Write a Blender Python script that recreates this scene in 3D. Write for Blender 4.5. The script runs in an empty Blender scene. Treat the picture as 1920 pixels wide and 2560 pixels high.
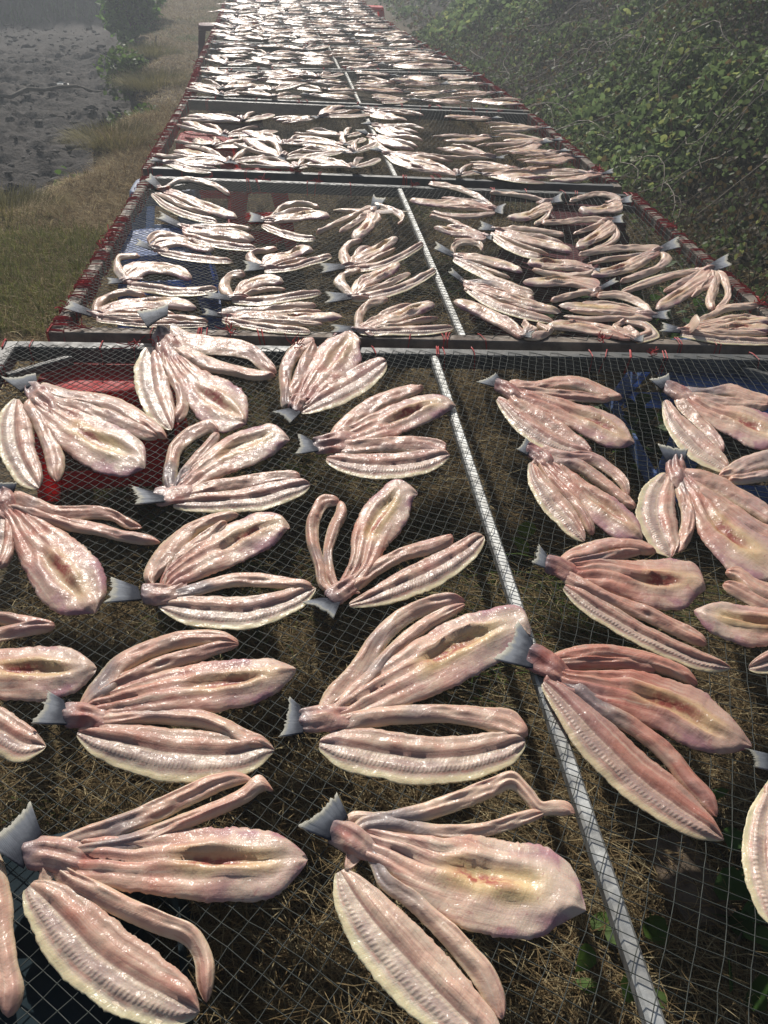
import bpy, math, random
import numpy as np
from mathutils import Vector, Matrix

scene = bpy.context.scene
C = bpy.data.collections.new('place'); scene.collection.children.link(C)
R = math.radians
NET_Z = 0.40                                   # height of the drying nets above the ground

# ------------------------------------------------------------------ camera
cam_d = bpy.data.cameras.new('camera'); cam = bpy.data.objects.new('camera', cam_d); C.objects.link(cam)
cam_d.sensor_fit = 'VERTICAL'; cam_d.sensor_height = 24.0; cam_d.lens = 18.02
cam_d.clip_start = 0.02; cam_d.clip_end = 400
cr = Vector((0.99500, -0.09366, 0.03461)); cu = Vector((0.02976, 0.60902, 0.79260)); cf = Vector((0.09531, 0.78761, -0.60876))
M = Matrix((cr, cu, -cf)).transposed().to_4x4(); M.translation = (0, 0, NET_Z + 1.0)
cam.matrix_world = M
scene.camera = cam

# ------------------------------------------------------------------ light
SUN_EL, SUN_AZ = R(35), R(-8)                  # ahead of the camera, a little to the left
world = bpy.data.worlds.new('World'); scene.world = world; world.use_nodes = True
wn = world.node_tree; wn.nodes.clear()
sky = wn.nodes.new('ShaderNodeTexSky'); sky.sky_type = 'NISHITA'; sky.sun_disc = False
sky.sun_elevation = SUN_EL; sky.sun_rotation = SUN_AZ; sky.dust_density = 2.0
bg = wn.nodes.new('ShaderNodeBackground'); bg.inputs['Strength'].default_value = 0.055
wo = wn.nodes.new('ShaderNodeOutputWorld')
wn.links.new(sky.outputs[0], bg.inputs[0]); wn.links.new(bg.outputs[0], wo.inputs[0])
sd = bpy.data.lights.new('sun', 'SUN'); sd.energy = 4.8; sd.angle = R(0.6); sd.color = (1.0, 0.945, 0.87)
sun = bpy.data.objects.new('sun', sd); C.objects.link(sun)
sdir = Vector((math.sin(SUN_AZ)*math.cos(SUN_EL), math.cos(SUN_AZ)*math.cos(SUN_EL), math.sin(SUN_EL)))
sun.rotation_euler = sdir.to_track_quat('Z', 'Y').to_euler(); sun.location = sdir*50
vs = scene.view_settings
vs.view_transform = 'Standard'; vs.look = 'None'; vs.gamma = 1; vs.exposure = 0.15; vs.use_curve_mapping = False
scene.cycles.max_bounces = 8; scene.cycles.transparent_max_bounces = 8
scene.cycles.volume_bounces = 0

# ------------------------------------------------------------------ helpers
rng = np.random.default_rng(7); random.seed(7)

def hash3(i, j, k):
    h = (i.astype(np.int64)*374761393 + j.astype(np.int64)*668265263 + k.astype(np.int64)*2147483647) & 0xffffffff
    h = ((h ^ (h >> 13))*1274126177) & 0xffffffff
    h = h ^ (h >> 16)
    return (h & 0xffff)/32767.5 - 1.0
def noise(x, y, z=0.0):
    """smooth value noise in -1..1"""
    x = np.asarray(x, float); y = np.asarray(y, float); z = np.zeros_like(x) + z
    x, y, z = np.broadcast_arrays(x, y, z)
    xi, yi, zi = np.floor(x), np.floor(y), np.floor(z)
    fx, fy, fz = x-xi, y-yi, z-zi
    fx, fy, fz = fx*fx*(3-2*fx), fy*fy*(3-2*fy), fz*fz*(3-2*fz)
    r = 0
    for a in (0, 1):
        for b in (0, 1):
            for c in (0, 1):
                w = (fx if a else 1-fx)*(fy if b else 1-fy)*(fz if c else 1-fz)
                r = r + w*hash3(xi+a, yi+b, zi+c)
    return r
def fbm(x, y, z=0.0, o=4):
    r = 0; a = 1.0; s = 0
    for k in range(o):
        r = r + a*noise(x*2**k + 17*k, y*2**k - 31*k, z + 5*k); s += a; a *= .5
    return r/s
def sstep(a, b, x):
    t = np.clip((np.asarray(x, float)-a)/(b-a), 0, 1); return t*t*(3-2*t)

class MB:
    """collects vertices and faces of one mesh"""
    def __init__(s): s.v = []; s.f = []; s.n = 0
    def add(s, v, f):
        v = np.asarray(v, float).reshape(-1, 3); s.v.append(v)
        s.f += [tuple(int(i)+s.n for i in q) for q in f]; s.n += len(v); return s
    def box(s, c, d, rot=0.0, top=None):
        """box of size d centred at c, rot about z; top = scale of the top face"""
        x, y, z = d[0]/2, d[1]/2, d[2]/2; t = top or (1, 1)
        p = np.array([(-x,-y,-z),(x,-y,-z),(x,y,-z),(-x,y,-z),(-x*t[0],-y*t[1],z),(x*t[0],-y*t[1],z),(x*t[0],y*t[1],z),(-x*t[0],y*t[1],z)])
        ca, sa = math.cos(rot), math.sin(rot)
        p = np.stack([p[:,0]*ca-p[:,1]*sa, p[:,0]*sa+p[:,1]*ca, p[:,2]], 1) + np.array(c)
        return s.add(p, [(0,3,2,1),(4,5,6,7),(0,1,5,4),(1,2,6,5),(2,3,7,6),(3,0,4,7)])
    def beam(s, a, b, w, h, bev=0.003):
        """bevelled rectangular bar from a to b, width w across, height h"""
        a = np.array(a, float); b = np.array(b, float); d = b-a; L = np.linalg.norm(d); d /= L
        u = np.array([-d[1], d[0], 0]); u /= np.linalg.norm(u); n = np.cross(d, u)
        if n[2] < 0: n = -n
        x, z = w/2, h/2
        prof = [(-x+bev,-z),(x-bev,-z),(x,-z+bev),(x,z-bev),(x-bev,z),(-x+bev,z),(-x,z-bev),(-x,-z+bev)]
        v = [a+u*p+n*q for p, q in prof] + [b+u*p+n*q for p, q in prof]
        k = len(prof)
        return s.add(v, [(i, (i+1)%k, k+(i+1)%k, k+i) for i in range(k)] + [tuple(range(k))[::-1], tuple(range(k, 2*k))])
    def tube(s, pts, r, k=6, cap=True):
        pts = np.asarray(pts, float); n = len(pts); r = np.broadcast_to(np.asarray(r, float), (n,))
        t = np.gradient(pts, axis=0); t /= np.linalg.norm(t, axis=1)[:, None]+1e-12
        ref = np.where(np.abs(t[:, 2:3]) > .9, np.array([[1., 0, 0]]), np.array([[0, 0, 1.]]))
        u = np.cross(ref, t); u /= np.linalg.norm(u, axis=1)[:, None]+1e-12; w = np.cross(t, u)
        a = np.arange(k)*2*math.pi/k
        v = pts[:, None] + r[:, None, None]*(np.cos(a)[None, :, None]*u[:, None]+np.sin(a)[None, :, None]*w[:, None])
        f = [(i*k+j, i*k+(j+1)%k, (i+1)*k+(j+1)%k, (i+1)*k+j) for i in range(n-1) for j in range(k)]
        if cap: f += [tuple(range(k))[::-1], tuple(range((n-1)*k, n*k))]
        return s.add(v.reshape(-1, 3), f)
    def build(s, name, mat, parent=None, smooth=False, origin=None):
        v = np.concatenate(s.v) if s.v else np.zeros((0, 3))
        if origin is not None: v = v-np.array(origin)
        me = bpy.data.meshes.new(name); me.from_pydata(v.tolist(), [], s.f); me.update()
        return link(name, me, mat, parent, smooth, None if parent else origin)

def link(name, me, mat, parent=None, smooth=False, loc=None):
    o = bpy.data.objects.new(name, me); C.objects.link(o)
    if mat: me.materials.append(mat)
    if smooth: me.polygons.foreach_set('use_smooth', [True]*len(me.polygons))
    if parent: o.parent = parent
    if loc is not None: o.location = loc
    return o
def empty(name, loc):
    o = bpy.data.objects.new(name, None); C.objects.link(o); o.location = loc; o.empty_display_size = .1; return o
def tag(o, label=None, cat=None, group=None, kind=None):
    if label: o['label'] = label
    if cat: o['category'] = cat
    if group: o['group'] = group
    if kind: o['kind'] = kind
    return o
def raw_mesh(name, verts, loops, starts, totals, smooth=False):
    """fast mesh from flat arrays"""
    me = bpy.data.meshes.new(name)
    me.vertices.add(len(verts)); me.vertices.foreach_set('co', np.asarray(verts, np.float32).ravel())
    me.loops.add(len(loops)); me.loops.foreach_set('vertex_index', np.asarray(loops, np.int32))
    me.polygons.add(len(starts)); me.polygons.foreach_set('loop_start', np.asarray(starts, np.int32))
    me.polygons.foreach_set('loop_total', np.asarray(totals, np.int32))
    if smooth: me.polygons.foreach_set('use_smooth', np.ones(len(starts), bool))
    me.update(calc_edges=True); return me
def poly_mesh(name, verts, faces, smooth=False):
    """faces: array (n,3) or (n,4) with one size"""
    f = np.asarray(faces); n, k = f.shape
    return raw_mesh(name, verts, f.ravel(), np.arange(n)*k, np.full(n, k), smooth)
def point_attr(me, name, vals, kind='FLOAT'):
    a = me.attributes.new(name, kind, 'POINT')
    a.data.foreach_set('value' if kind == 'FLOAT' else 'color', np.asarray(vals, np.float32).ravel())

# ------------------------------------------------------------------ materials
class NT:
    def __init__(s, name):
        s.m = bpy.data.materials.new(name); s.m.use_nodes = True; s.t = s.m.node_tree
        s.b = s.t.nodes['Principled BSDF']; s.out = s.t.nodes['Material Output']
    def n(s, typ, **kw):
        o = s.t.nodes.new('ShaderNode'+typ)
        for k, v in kw.items(): setattr(o, k, v)
        return o
    def put(s, sock, v):
        if hasattr(v, 'is_output') or isinstance(v, bpy.types.NodeSocket): s.t.links.new(v, sock)
        else:
            if sock.type == 'RGBA' and len(v) == 3: v = (*v, 1)
            sock.default_value = v
    def math(s, op, a, b=None, c=None, clamp=False):
        o = s.n('Math', operation=op, use_clamp=clamp)
        for i, x in enumerate((a, b, c)):
            if x is not None: s.put(o.inputs[i], x)
        return o.outputs[0]
    def ramp(s, x, lo, hi, a=0.0, b=1.0, smooth=True):
        o = s.n('MapRange', interpolation_type='SMOOTHSTEP' if smooth else 'LINEAR')
        s.put(o.inputs[0], x)
        for i, v in enumerate((lo, hi, a, b)): s.put(o.inputs[1+i], v)
        return o.outputs[0]
    def mix(s, f, a, b, mode='MIX'):
        o = s.n('Mix', data_type='RGBA', blend_type=mode)
        s.put(o.inputs[0], f); s.put(o.inputs[6], a); s.put(o.inputs[7], b); return o.outputs[2]
    def noise(s, vec, scale, detail=2.0, rough=.5, dist=0.0):
        o = s.n('TexNoise'); 
        if vec is not None: s.put(o.inputs['Vector'], vec)
        s.put(o.inputs['Scale'], scale); s.put(o.inputs['Detail'], detail); s.put(o.inputs['Roughness'], rough); s.put(o.inputs['Distortion'], dist)
        return o.outputs[0]
    def bump(s, h, dist, strength=1.0, normal=None):
        o = s.n('Bump'); s.put(o.inputs['Height'], h); s.put(o.inputs['Distance'], dist); s.put(o.inputs['Strength'], strength)
        if normal is not None: s.put(o.inputs['Normal'], normal)
        return o.outputs[0]
    def set(s, **kw):
        for k, v in kw.items(): s.put(s.b.inputs[k.replace('_', ' ')], v)
        return s

def flesh(kind):
    t = NT('fish_'+kind)
    uv = t.n('UVMap', uv_map='metric').outputs[0]; uvn = t.n('UVMap', uv_map='unit').outputs[0]
    geo = t.n('NewGeometry').outputs['Position']
    sx = t.n('SeparateXYZ'); t.put(sx.inputs[0], uvn); u = sx.outputs[0]; v = sx.outputs[1]
    sm = t.n('SeparateXYZ'); t.put(sm.inputs[0], uv); ml = sm.outputs[0]; mw = sm.outputs[1]
    tint = t.n('Attribute', attribute_type='OBJECT', attribute_name='tint').outputs['Fac']
    rnd = t.n('ObjectInfo').outputs['Random']
    n1 = t.noise(geo, 24, 3); n2 = t.noise(geo, 75, 3, .6); n3 = t.noise(geo, 9, 1)
    cream, pale, pink, lilac = (.67, .58, .385), (.66, .50, .395), (.55, .26, .20), (.48, .33, .34)
    grey, red, fat = (.44, .375, .315), (.30, .045, .04), (.66, .50, .23)
    warm = t.math('MULTIPLY_ADD', tint, 1.15, t.math('MULTIPLY_ADD', n1, 2.2, -1.22), clamp=True)
    col = t.mix(warm, pale, pink)
    col = t.mix(t.ramp(n3, .5, .75, 0, .55), col, lilac)
    # muscle fibres: fine stripes slanting across the flap
    st = t.n('CombineXYZ'); t.put(st.inputs[0], t.math('MULTIPLY_ADD', t.math('ABSOLUTE', t.math('SUBTRACT', v, .5)), .03, ml)); t.put(st.inputs[1], t.math('MULTIPLY', mw, .12)); t.put(st.inputs[2], rnd)
    fib = t.noise(st.outputs[0], 260, 2, .55, .5); wet = t.noise(geo, 150, 2, .55, .6)
    rough = t.ramp(n1, .3, .7, .42, .66)
    h = t.math('MULTIPLY_ADD', fib, .35, t.math('MULTIPLY', n2, 1.1))
    sv = t.n('CombineXYZ'); t.put(sv.inputs[0], t.math('MULTIPLY', ml, 5.0)); t.put(sv.inputs[1], t.math('MULTIPLY', mw, 150.0)); t.put(sv.inputs[2], t.math('MULTIPLY', rnd, 9.0))
    streak = t.noise(sv.outputs[0], 1.0, 3, .6, .3)
    col = t.mix(t.ramp(streak, .50, .66, 0, .55), col, t.mix(tint, (.30, .16, .15), (.34, .085, .07)))
    col = t.mix(t.ramp(streak, .46, .30, 0, .55), col, (.68, .58, .48))
    h = t.math('MULTIPLY_ADD', streak, -.5, h)
    if kind == 'strip':
        skin = t.math('MULTIPLY', t.math('MULTIPLY', t.ramp(n3, .46, .62), t.ramp(u, .75, .25)), t.ramp(rnd, .35, .6, 0, .75))
        col = t.mix(skin, col, (.19, .185, .21))
        col = t.mix(t.ramp(n1, .48, .7, 0, .6), col, grey)
        edge = t.ramp(t.math('ABSOLUTE', t.math('SUBTRACT', v, .5)), .3, .5)
        col = t.mix(t.math('MULTIPLY', edge, .5), col, cream)
        col = t.mix(t.ramp(u, .9, 1.0, 0, .5), col, pink)
    if kind == 'belly':
        dv = t.math('ABSOLUTE', t.math('SUBTRACT', v, t.math('MULTIPLY_ADD', n1, .16, .42)))
        col = t.mix(t.math('MULTIPLY', t.ramp(u, .45, .85), t.math('MULTIPLY_ADD', rnd, .5, .35)), col, (.58, .47, .40))
        lil = t.math('MULTIPLY', t.ramp(dv, .22, .42), t.math('MULTIPLY', t.ramp(u, .5, .8), t.ramp(n1, .42, .6)))
        col = t.mix(t.math('MULTIPLY', lil, .95), col, (.38, .20, .24))
        u = t.math('MULTIPLY_ADD', rnd, .16, t.math('SUBTRACT', u, .08)); zone = t.math('MULTIPLY', t.math('MULTIPLY', t.ramp(u, .42, .58), t.ramp(u, .97, .82)), t.math('MULTIPLY_ADD', rnd, .6, .4))
        rim = t.math('MULTIPLY', zone, t.ramp(dv, .26, .10))
        col = t.mix(t.math('MULTIPLY', rim, .72), col, fat)
        core = t.math('MULTIPLY', t.math('MULTIPLY', t.ramp(u, .5, .6), t.ramp(u, .85, .68)), t.ramp(dv, .12, .03))
        col = t.mix(t.math('MULTIPLY', core, t.ramp(n2, .35, .55, .25, .9)), col, red)
        col = t.mix(t.math('MULTIPLY', t.ramp(u, .3, .05), .35), col, red)
        vein = t.ramp(t.noise(geo, 48, 4, .7, 1.8), .60, .66)
        col = t.mix(t.math('MULTIPLY', vein, .45), col, (.40, .14, .15))
    if kind == 'fillet':
        s_ = v                                                    # 0 = outer cream margin, 1 = inner edge
        inner = col; col = t.mix(t.math('MULTIPLY_ADD', rnd, .3, .45), col, (.62, .54, .44)); col = t.mix(t.ramp(s_, .50, .58), col, inner)
        col = t.mix(t.math('MULTIPLY', t.math('MULTIPLY', t.ramp(s_, .50, .53), t.ramp(s_, .59, .55)), .6), col, (.26, .12, .11))
        band = t.math('MULTIPLY', t.ramp(s_, .20, .27), t.ramp(s_, .50, .42))
        col = t.mix(t.math('MULTIPLY', band, t.ramp(n1, .3, .65, .1, .6)), col, (.30, .215, .23))
        marg = t.ramp(t.math('MULTIPLY_ADD', n2, .06, s_), .20, .12)
        col = t.mix(marg, col, cream)
        ray = t.n('TexWave', wave_type='BANDS', bands_direction='X', wave_profile='SIN')
        sk = t.n('CombineXYZ'); t.put(sk.inputs[0], t.math('MULTIPLY_ADD', n1, .010, t.math('MULTIPLY_ADD', s_, -.020, ml))); t.put(ray.inputs['Vector'], sk.outputs[0])
        t.put(ray.inputs['Scale'], 48.0); t.put(ray.inputs['Distortion'], 0.0)
        rayw = t.ramp(ray.outputs[0], .55, .9)
        rowm = t.math('MAXIMUM', t.math('MULTIPLY', t.ramp(s_, .20, .25), t.ramp(s_, .36, .30)), t.math('MULTIPLY', t.math('MULTIPLY', t.ramp(s_, .40, .44), t.ramp(s_, .54, .49)), .35))
        row = t.math('MULTIPLY', rayw, rowm)
        col = t.mix(t.math('MULTIPLY', row, t.ramp(n1, .4, .65, .0, .5)), col, (.62, .55, .44))
        col = t.mix(t.math('MULTIPLY', t.math('MULTIPLY', t.ramp(s_, .16, .19), t.ramp(s_, .24, .2)), t.ramp(n2, .4, .6, 0, .5)), col, (.55, .25, .22))
        h = t.math('MULTIPLY_ADD', t.math('MULTIPLY', ray.outputs[0], rowm), .45, h)
        col = t.mix(t.math('MULTIPLY', t.ramp(s_, .6, .95), .35), col, grey)
    if kind == 'web':
        col = t.mix(t.ramp(u, .75, .1, 0, .55), col, t.mix(n2, red, lilac))
    if kind == 'stump':
        col = t.mix(t.ramp(n2, .3, .7, .15, .65), col, (.30, .16, .17))
        col = t.mix(t.math('MULTIPLY', t.ramp(u, .35, .0), .6), col, (.10, .11, .16))
        col = t.mix(t.ramp(n1, .55, .7, 0, .4), col, red)
    col = t.mix(t.ramp(t.noise(geo, 120, 2, .6), .60, .74, 0, .15), col, (.66, .57, .46))
    nb = t.bump(h, .0011, 1.0)
    col = t.mix(1.0, col, t.mix(tint, (1.06, 1.04, .99), (.76, .685, .645)), 'MULTIPLY')
    coatn = t.bump(t.math('MULTIPLY_ADD', t.noise(geo, 70, 2, .5, .4), 1.6, t.math('MULTIPLY', fib, .15)), .0028, 1.0)
    t.set(Base_Color=col, Roughness=rough, Specular_IOR_Level=.26, Normal=nb, Subsurface_Weight=.22, Subsurface_Radius=(.010, .004, .0022), Subsurface_Scale=1.0,
          Coat_Weight=.23, Coat_Roughness=.23, Coat_Normal=coatn)
    return t.m
MAT = {k: flesh(k) for k in ('strip', 'belly', 'fillet', 'stump', 'web')}

def fin_mat():
    t = NT('tail_fin'); uv = t.n('UVMap', uv_map='unit').outputs[0]
    s = t.n('SeparateXYZ'); t.put(s.inputs[0], uv); a, b = s.outputs[0], s.outputs[1]
    geo = t.n('NewGeometry').outputs['Position']; n = t.noise(geo, 60, 3)
    col = t.mix(t.ramp(t.math('MULTIPLY_ADD', n, .5, b), .45, 1.05), (.020, .027, .055), (.38, .41, .46))
    col = t.mix(t.ramp(t.math('MULTIPLY_ADD', n, .2, b), .82, 1.02), col, (.66, .64, .54))
    st = t.n('TexWave', wave_type='BANDS', bands_direction='X'); t.put(st.inputs['Vector'], uv); t.put(st.inputs['Scale'], 15.0); t.put(st.inputs['Distortion'], .6)
    col = t.mix(t.ramp(st.outputs[0], .5, .95, 0, .35), col, (.30, .32, .34))
    t.set(Base_Color=col, Roughness=.62, Specular_IOR_Level=.3, Normal=t.bump(st.outputs[0], .0005))
    tr = t.n('BsdfTranslucent'); t.put(tr.inputs[0], col); mx = t.n('MixShader'); mx.inputs[0].default_value = .3
    t.t.links.new(t.b.outputs[0], mx.inputs[1]); t.t.links.new(tr.outputs[0], mx.inputs[2]); t.t.links.new(mx.outputs[0], t.out.inputs[0])
    return t.m
MAT['fin'] = fin_mat()

def plain(name, col, rough=.5, var=.25, scale=12, col2=None, bump=0.0, bscale=90, metal=0.0, spec=.5):
    t = NT(name); p = t.n('TexCoord').outputs['Object']
    n = t.noise(p, scale, 4, .6)
    c2 = col2 or tuple(c*(1-var) for c in col)
    t.set(Base_Color=t.mix(t.ramp(n, .35, .65), col, c2), Roughness=t.ramp(t.noise(p, scale*3, 3), .3, .7, rough*.8, min(1, rough*1.25)), Metallic=metal, Specular_IOR_Level=spec)
    if bump: t.set(Normal=t.bump(t.noise(p, bscale, 4, .6), bump))
    return t.m
MAT['net'] = plain('net_cord', (.062, .070, .062), .6, .35, 40, spec=.2)
MAT['net_far'] = MAT['net']
MAT['steel_dark'] = plain('dark_painted_steel', (.045, .052, .055), .55, col2=(.11, .105, .095), scale=9, bump=.0006)
MAT['steel_pale'] = plain('weathered_grey_steel', (.17, .175, .17), .5, col2=(.09, .085, .08), scale=14, bump=.0006, metal=.2)
MAT['wood'] = plain('weathered_board', (.25, .20, .155), .8, col2=(.13, .10, .08), scale=16, bump=.002, bscale=60)
MAT['galv'] = plain('galvanised_bar', (.55, .56, .54), .45, col2=(.36, .36, .34), scale=22, bump=.0004, metal=.55)
MAT['string'] = plain('red_string', (.52, .035, .035), .6, .35, 60)
def plastic(name, col):
    t = NT(name); p = t.n('TexCoord').outputs['Object']; n = t.noise(p, 9, 4, .6)
    c = t.mix(t.ramp(n, .45, .75, 0, .35), col, tuple(.6*x+.06 for x in col))
    tr = t.n('BsdfTranslucent'); t.put(tr.inputs[0], c)
    t.set(Base_Color=c, Roughness=t.ramp(t.noise(p, 40, 3), .3, .7, .45, .65), Specular_IOR_Level=.3)
    mx = t.n('MixShader'); mx.inputs[0].default_value = .5
    t.t.links.new(t.b.outputs[0], mx.inputs[1]); t.t.links.new(tr.outputs[0], mx.inputs[2]); t.t.links.new(mx.outputs[0], t.out.inputs[0])
    return t.m
MAT['red_plastic'] = plastic('red_plastic', (.75, .022, .03))
MAT['maroon_plastic'] = plastic('maroon_plastic', (.16, .018, .03))
MAT['blue_plastic'] = plastic('blue_plastic', (.22, .34, .66))
MAT['pale_plastic'] = plastic('pale_blue_plastic', (.38, .46, .62))
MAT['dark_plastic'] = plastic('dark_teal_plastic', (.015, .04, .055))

def ground_mat():
    t = NT('soil'); p = t.n('NewGeometry').outputs['Position']
    f = t.n('Attribute', attribute_name='field').outputs['Fac']; vg = t.n('Attribute', attribute_name='vine_shade').outputs['Fac']
    n = t.noise(p, 3.2, 5, .6); n2 = t.noise(p, 26, 5, .65); n3 = t.noise(p, .6, 3)
    straw = t.mix(t.ramp(n2, .3, .7), (.07, .052, .032), (.15, .115, .068))
    straw = t.mix(t.ramp(n, .5, .7, 0, .5), straw, (.075, .085, .03))
    mud = t.mix(t.ramp(n2, .3, .72), (.024, .020, .018), (.062, .052, .045))
    mud = t.mix(t.ramp(n3, .5, .68, 0, .6), mud, (.085, .072, .062))
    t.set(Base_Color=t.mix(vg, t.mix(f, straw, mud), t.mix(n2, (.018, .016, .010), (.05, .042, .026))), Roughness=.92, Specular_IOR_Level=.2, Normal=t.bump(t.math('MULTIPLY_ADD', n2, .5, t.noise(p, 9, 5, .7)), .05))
    return t.m
MAT['soil'] = ground_mat()
MAT['clod'] = plain('dry_clod', (.06, .05, .042), .95, col2=(.028, .024, .021), scale=14, bump=.01, bscale=40, spec=.2)
def blade_mat(name, trans=.35, rough=.5, spec=.1):
    t = NT(name); c = t.n('Attribute', attribute_name='col').outputs['Color']
    tr = t.n('BsdfTranslucent'); t.put(tr.inputs[0], c)
    t.set(Base_Color=c, Roughness=rough, Specular_IOR_Level=spec)
    mx = t.n('MixShader'); mx.inputs[0].default_value = trans
    t.t.links.new(t.b.outputs[0], mx.inputs[1]); t.t.links.new(tr.outputs[0], mx.inputs[2]); t.t.links.new(mx.outputs[0], t.out.inputs[0])
    return t.m
MAT['blade'] = blade_mat('grass_blades', .25, .8, .06)
MAT['leaf'] = blade_mat('vine_leaves', .45, .6, .22)
MAT['twig'] = plain('dry_twig', (.20, .16, .11), .7, col2=(.10, .08, .055), scale=30)
MAT['bark'] = plain('bush_stem', (.10, .08, .055), .9, scale=30)

# ------------------------------------------------------------------ terrain
EY = np.array([-5, 0, 3.2, 4.2, 4.8, 5.3, 6.0, 8.6, 11.9, 18.8, 30, 90]); EX = np.array([-4.5, -3.4, -2.3, -1.95, -1.72, -1.55, -1.48, -1.62, -1.95, -2.7, -4.5, -15])
def edge_x(y):
    return np.interp(y, EY, EX) + .08 + .20*noise(np.asarray(y)*1.15, 3.3) + .10*noise(np.asarray(y)*3.1, 8.1)
def right_x(y): return 1.95 + .12*noise(np.asarray(y)*.8, 1.7)
def height(x, y):
    x = np.asarray(x, float); y = np.asarray(y, float)
    z = .018*fbm(x*2.2, y*2.2, 1) + .02*noise(x*.6, y*.6)
    d = edge_x(y) - x + .06*noise(x*5, y*5)                      # >0: beyond the eroded edge
    low = -.52 + .07*fbm(x*.9, y*.9, 4, 3)
    rid = np.abs(fbm(x*2.6+y*.5, y*4.6-x*1.0, 9, 4))
    low = low + .13*rid*sstep(.1, .6, d) + .05*fbm(x*11, y*13, 2, 3)
    k = sstep(0, .14, d); z = z*(1-k) + low*k
    z = z - .05*sstep(-.15, .0, d)*(1-k)*(noise(x*4, y*4)+.6)
    fb = (y - (18.2 + (x+5.7)*1.05))                             # far bank behind the field
    z = z + sstep(-.6, 5, fb)*2.6*sstep(-1.6, -2.8, x+ (y-18)*.1) * (y > 8)
    r = x - right_x(y)
    z = z + np.clip(r, 0, None)*.5*sstep(0, .8, r)*np.where(r > 6, 6/np.maximum(r, 6), 1) + sstep(.2, 1.2, r)*.10*fbm(x*1.3, y*1.3, 6)
    return z
def field_mask(x, y):
    d = edge_x(y)-x
    return sstep(-.05, .12, d)
def grid_axis(lo, hi, flo, fhi, fine, coarse):
    a = list(np.arange(flo, fhi+1e-6, fine)); s = fine
    x = flo
    while x > lo: s = min(s*1.25, coarse); x -= s; a.insert(0, x)
    x = fhi; s = fine
    while x < hi: s = min(s*1.25, coarse); x += s; a.append(x)
    return np.array(a)
gx = grid_axis(-90, 90, -6.2, 3.2, .045, 6); gy = grid_axis(-25, 160, 2.2, 15.0, .05, 7)
GX, GY = np.meshgrid(gx, gy); nx, ny = len(gx), len(gy)
GZ = height(GX, GY)
idx = np.arange(nx*ny).reshape(ny, nx)
F = np.stack([idx[:-1, :-1], idx[:-1, 1:], idx[1:, 1:], idx[1:, :-1]], -1).reshape(-1, 4)
me = poly_mesh('ground', np.stack([GX, GY, GZ], -1).reshape(-1, 3), F, True)
point_attr(me, 'field', field_mask(GX, GY))
point_attr(me, 'vine_shade', sstep(-.25, .3, GX-right_x(GY)))  # soil under the vines painted near black as the shade between leaves
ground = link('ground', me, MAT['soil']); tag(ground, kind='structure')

# ------------------------------------------------------------------ blades, leaves, clods
def blades(name, px, py, length, width, lean, cols, seed, mat='blade', droop=.6, zoff=0.0, hfun=height, pz=None):
    """bent grass blades: 3 levels, 2 quads each; cols (n,3)"""
    g = np.random.default_rng(seed); n = len(px)
    az = g.uniform(0, 2*math.pi, n); pz = (hfun(px, py) if pz is None else pz) + zoff
    d = np.stack([np.cos(az), np.sin(az)], 1); side = np.stack([-d[:, 1], d[:, 0]], 1)
    side = side*np.cos(.5) ; V = []
    p = np.stack([px, py, pz], 1); ang = lean.copy()
    seg = length/3
    for k in range(4):
        w = width*(1, .9, .65, .08)[k]
        V.append(np.stack([p + np.c_[side*w[:, None]/2, np.zeros(n)], p - np.c_[side*w[:, None]/2, np.zeros(n)]], 1))
        if k < 3:
            p = p + np.c_[d*(np.sin(ang)*seg)[:, None], np.cos(ang)*seg]
            ang = ang + droop*g.uniform(.2, 1.0, n)
            az2 = g.normal(0, .25, n); d = np.stack([d[:, 0]*np.cos(az2)-d[:, 1]*np.sin(az2), d[:, 0]*np.sin(az2)+d[:, 1]*np.cos(az2)], 1)
    V = np.concatenate(V, 1)                                     # n,8,3
    gz = hfun(V[:, :, 0].ravel(), V[:, :, 1].ravel()).reshape(n, 8) if hfun is height else 0
    V[:, :, 2] = np.maximum(V[:, :, 2], gz + .002)
    base = (np.arange(n)*8)[:, None, None]
    f = (np.array([[0, 1, 3, 2], [2, 3, 5, 4], [4, 5, 7, 6]])[None] + base).reshape(-1, 4)
    me = poly_mesh(name, V.reshape(-1, 3), f, True)
    c = np.repeat(np.c_[cols, np.ones(n)], 8, 0)
    point_attr(me, 'col', c, 'FLOAT_COLOR')
    return me
def straw_cols(g, n, px, py, green=.15):
    a = np.array([.31, .235, .125]); b = np.array([.12, .078, .038]); c = np.array([.50, .42, .25]); gr = np.array([.075, .12, .03])
    t = g.random(n)[:, None]; col = a*(1-t)+b*t
    k = g.random(n) < .22; col[k] = c*g.uniform(.6, 1, (k.sum(), 1))
    gm = (.5+.5*fbm(px*1.4, py*1.4, 3)) ; k = g.random(n) < np.clip((gm-.62)*2.2+green, 0, .7); col[k] = gr*g.uniform(.6, 1.5, (k.sum(), 1))
    return col*g.uniform(.75, 1.15, (n, 1))

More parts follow.
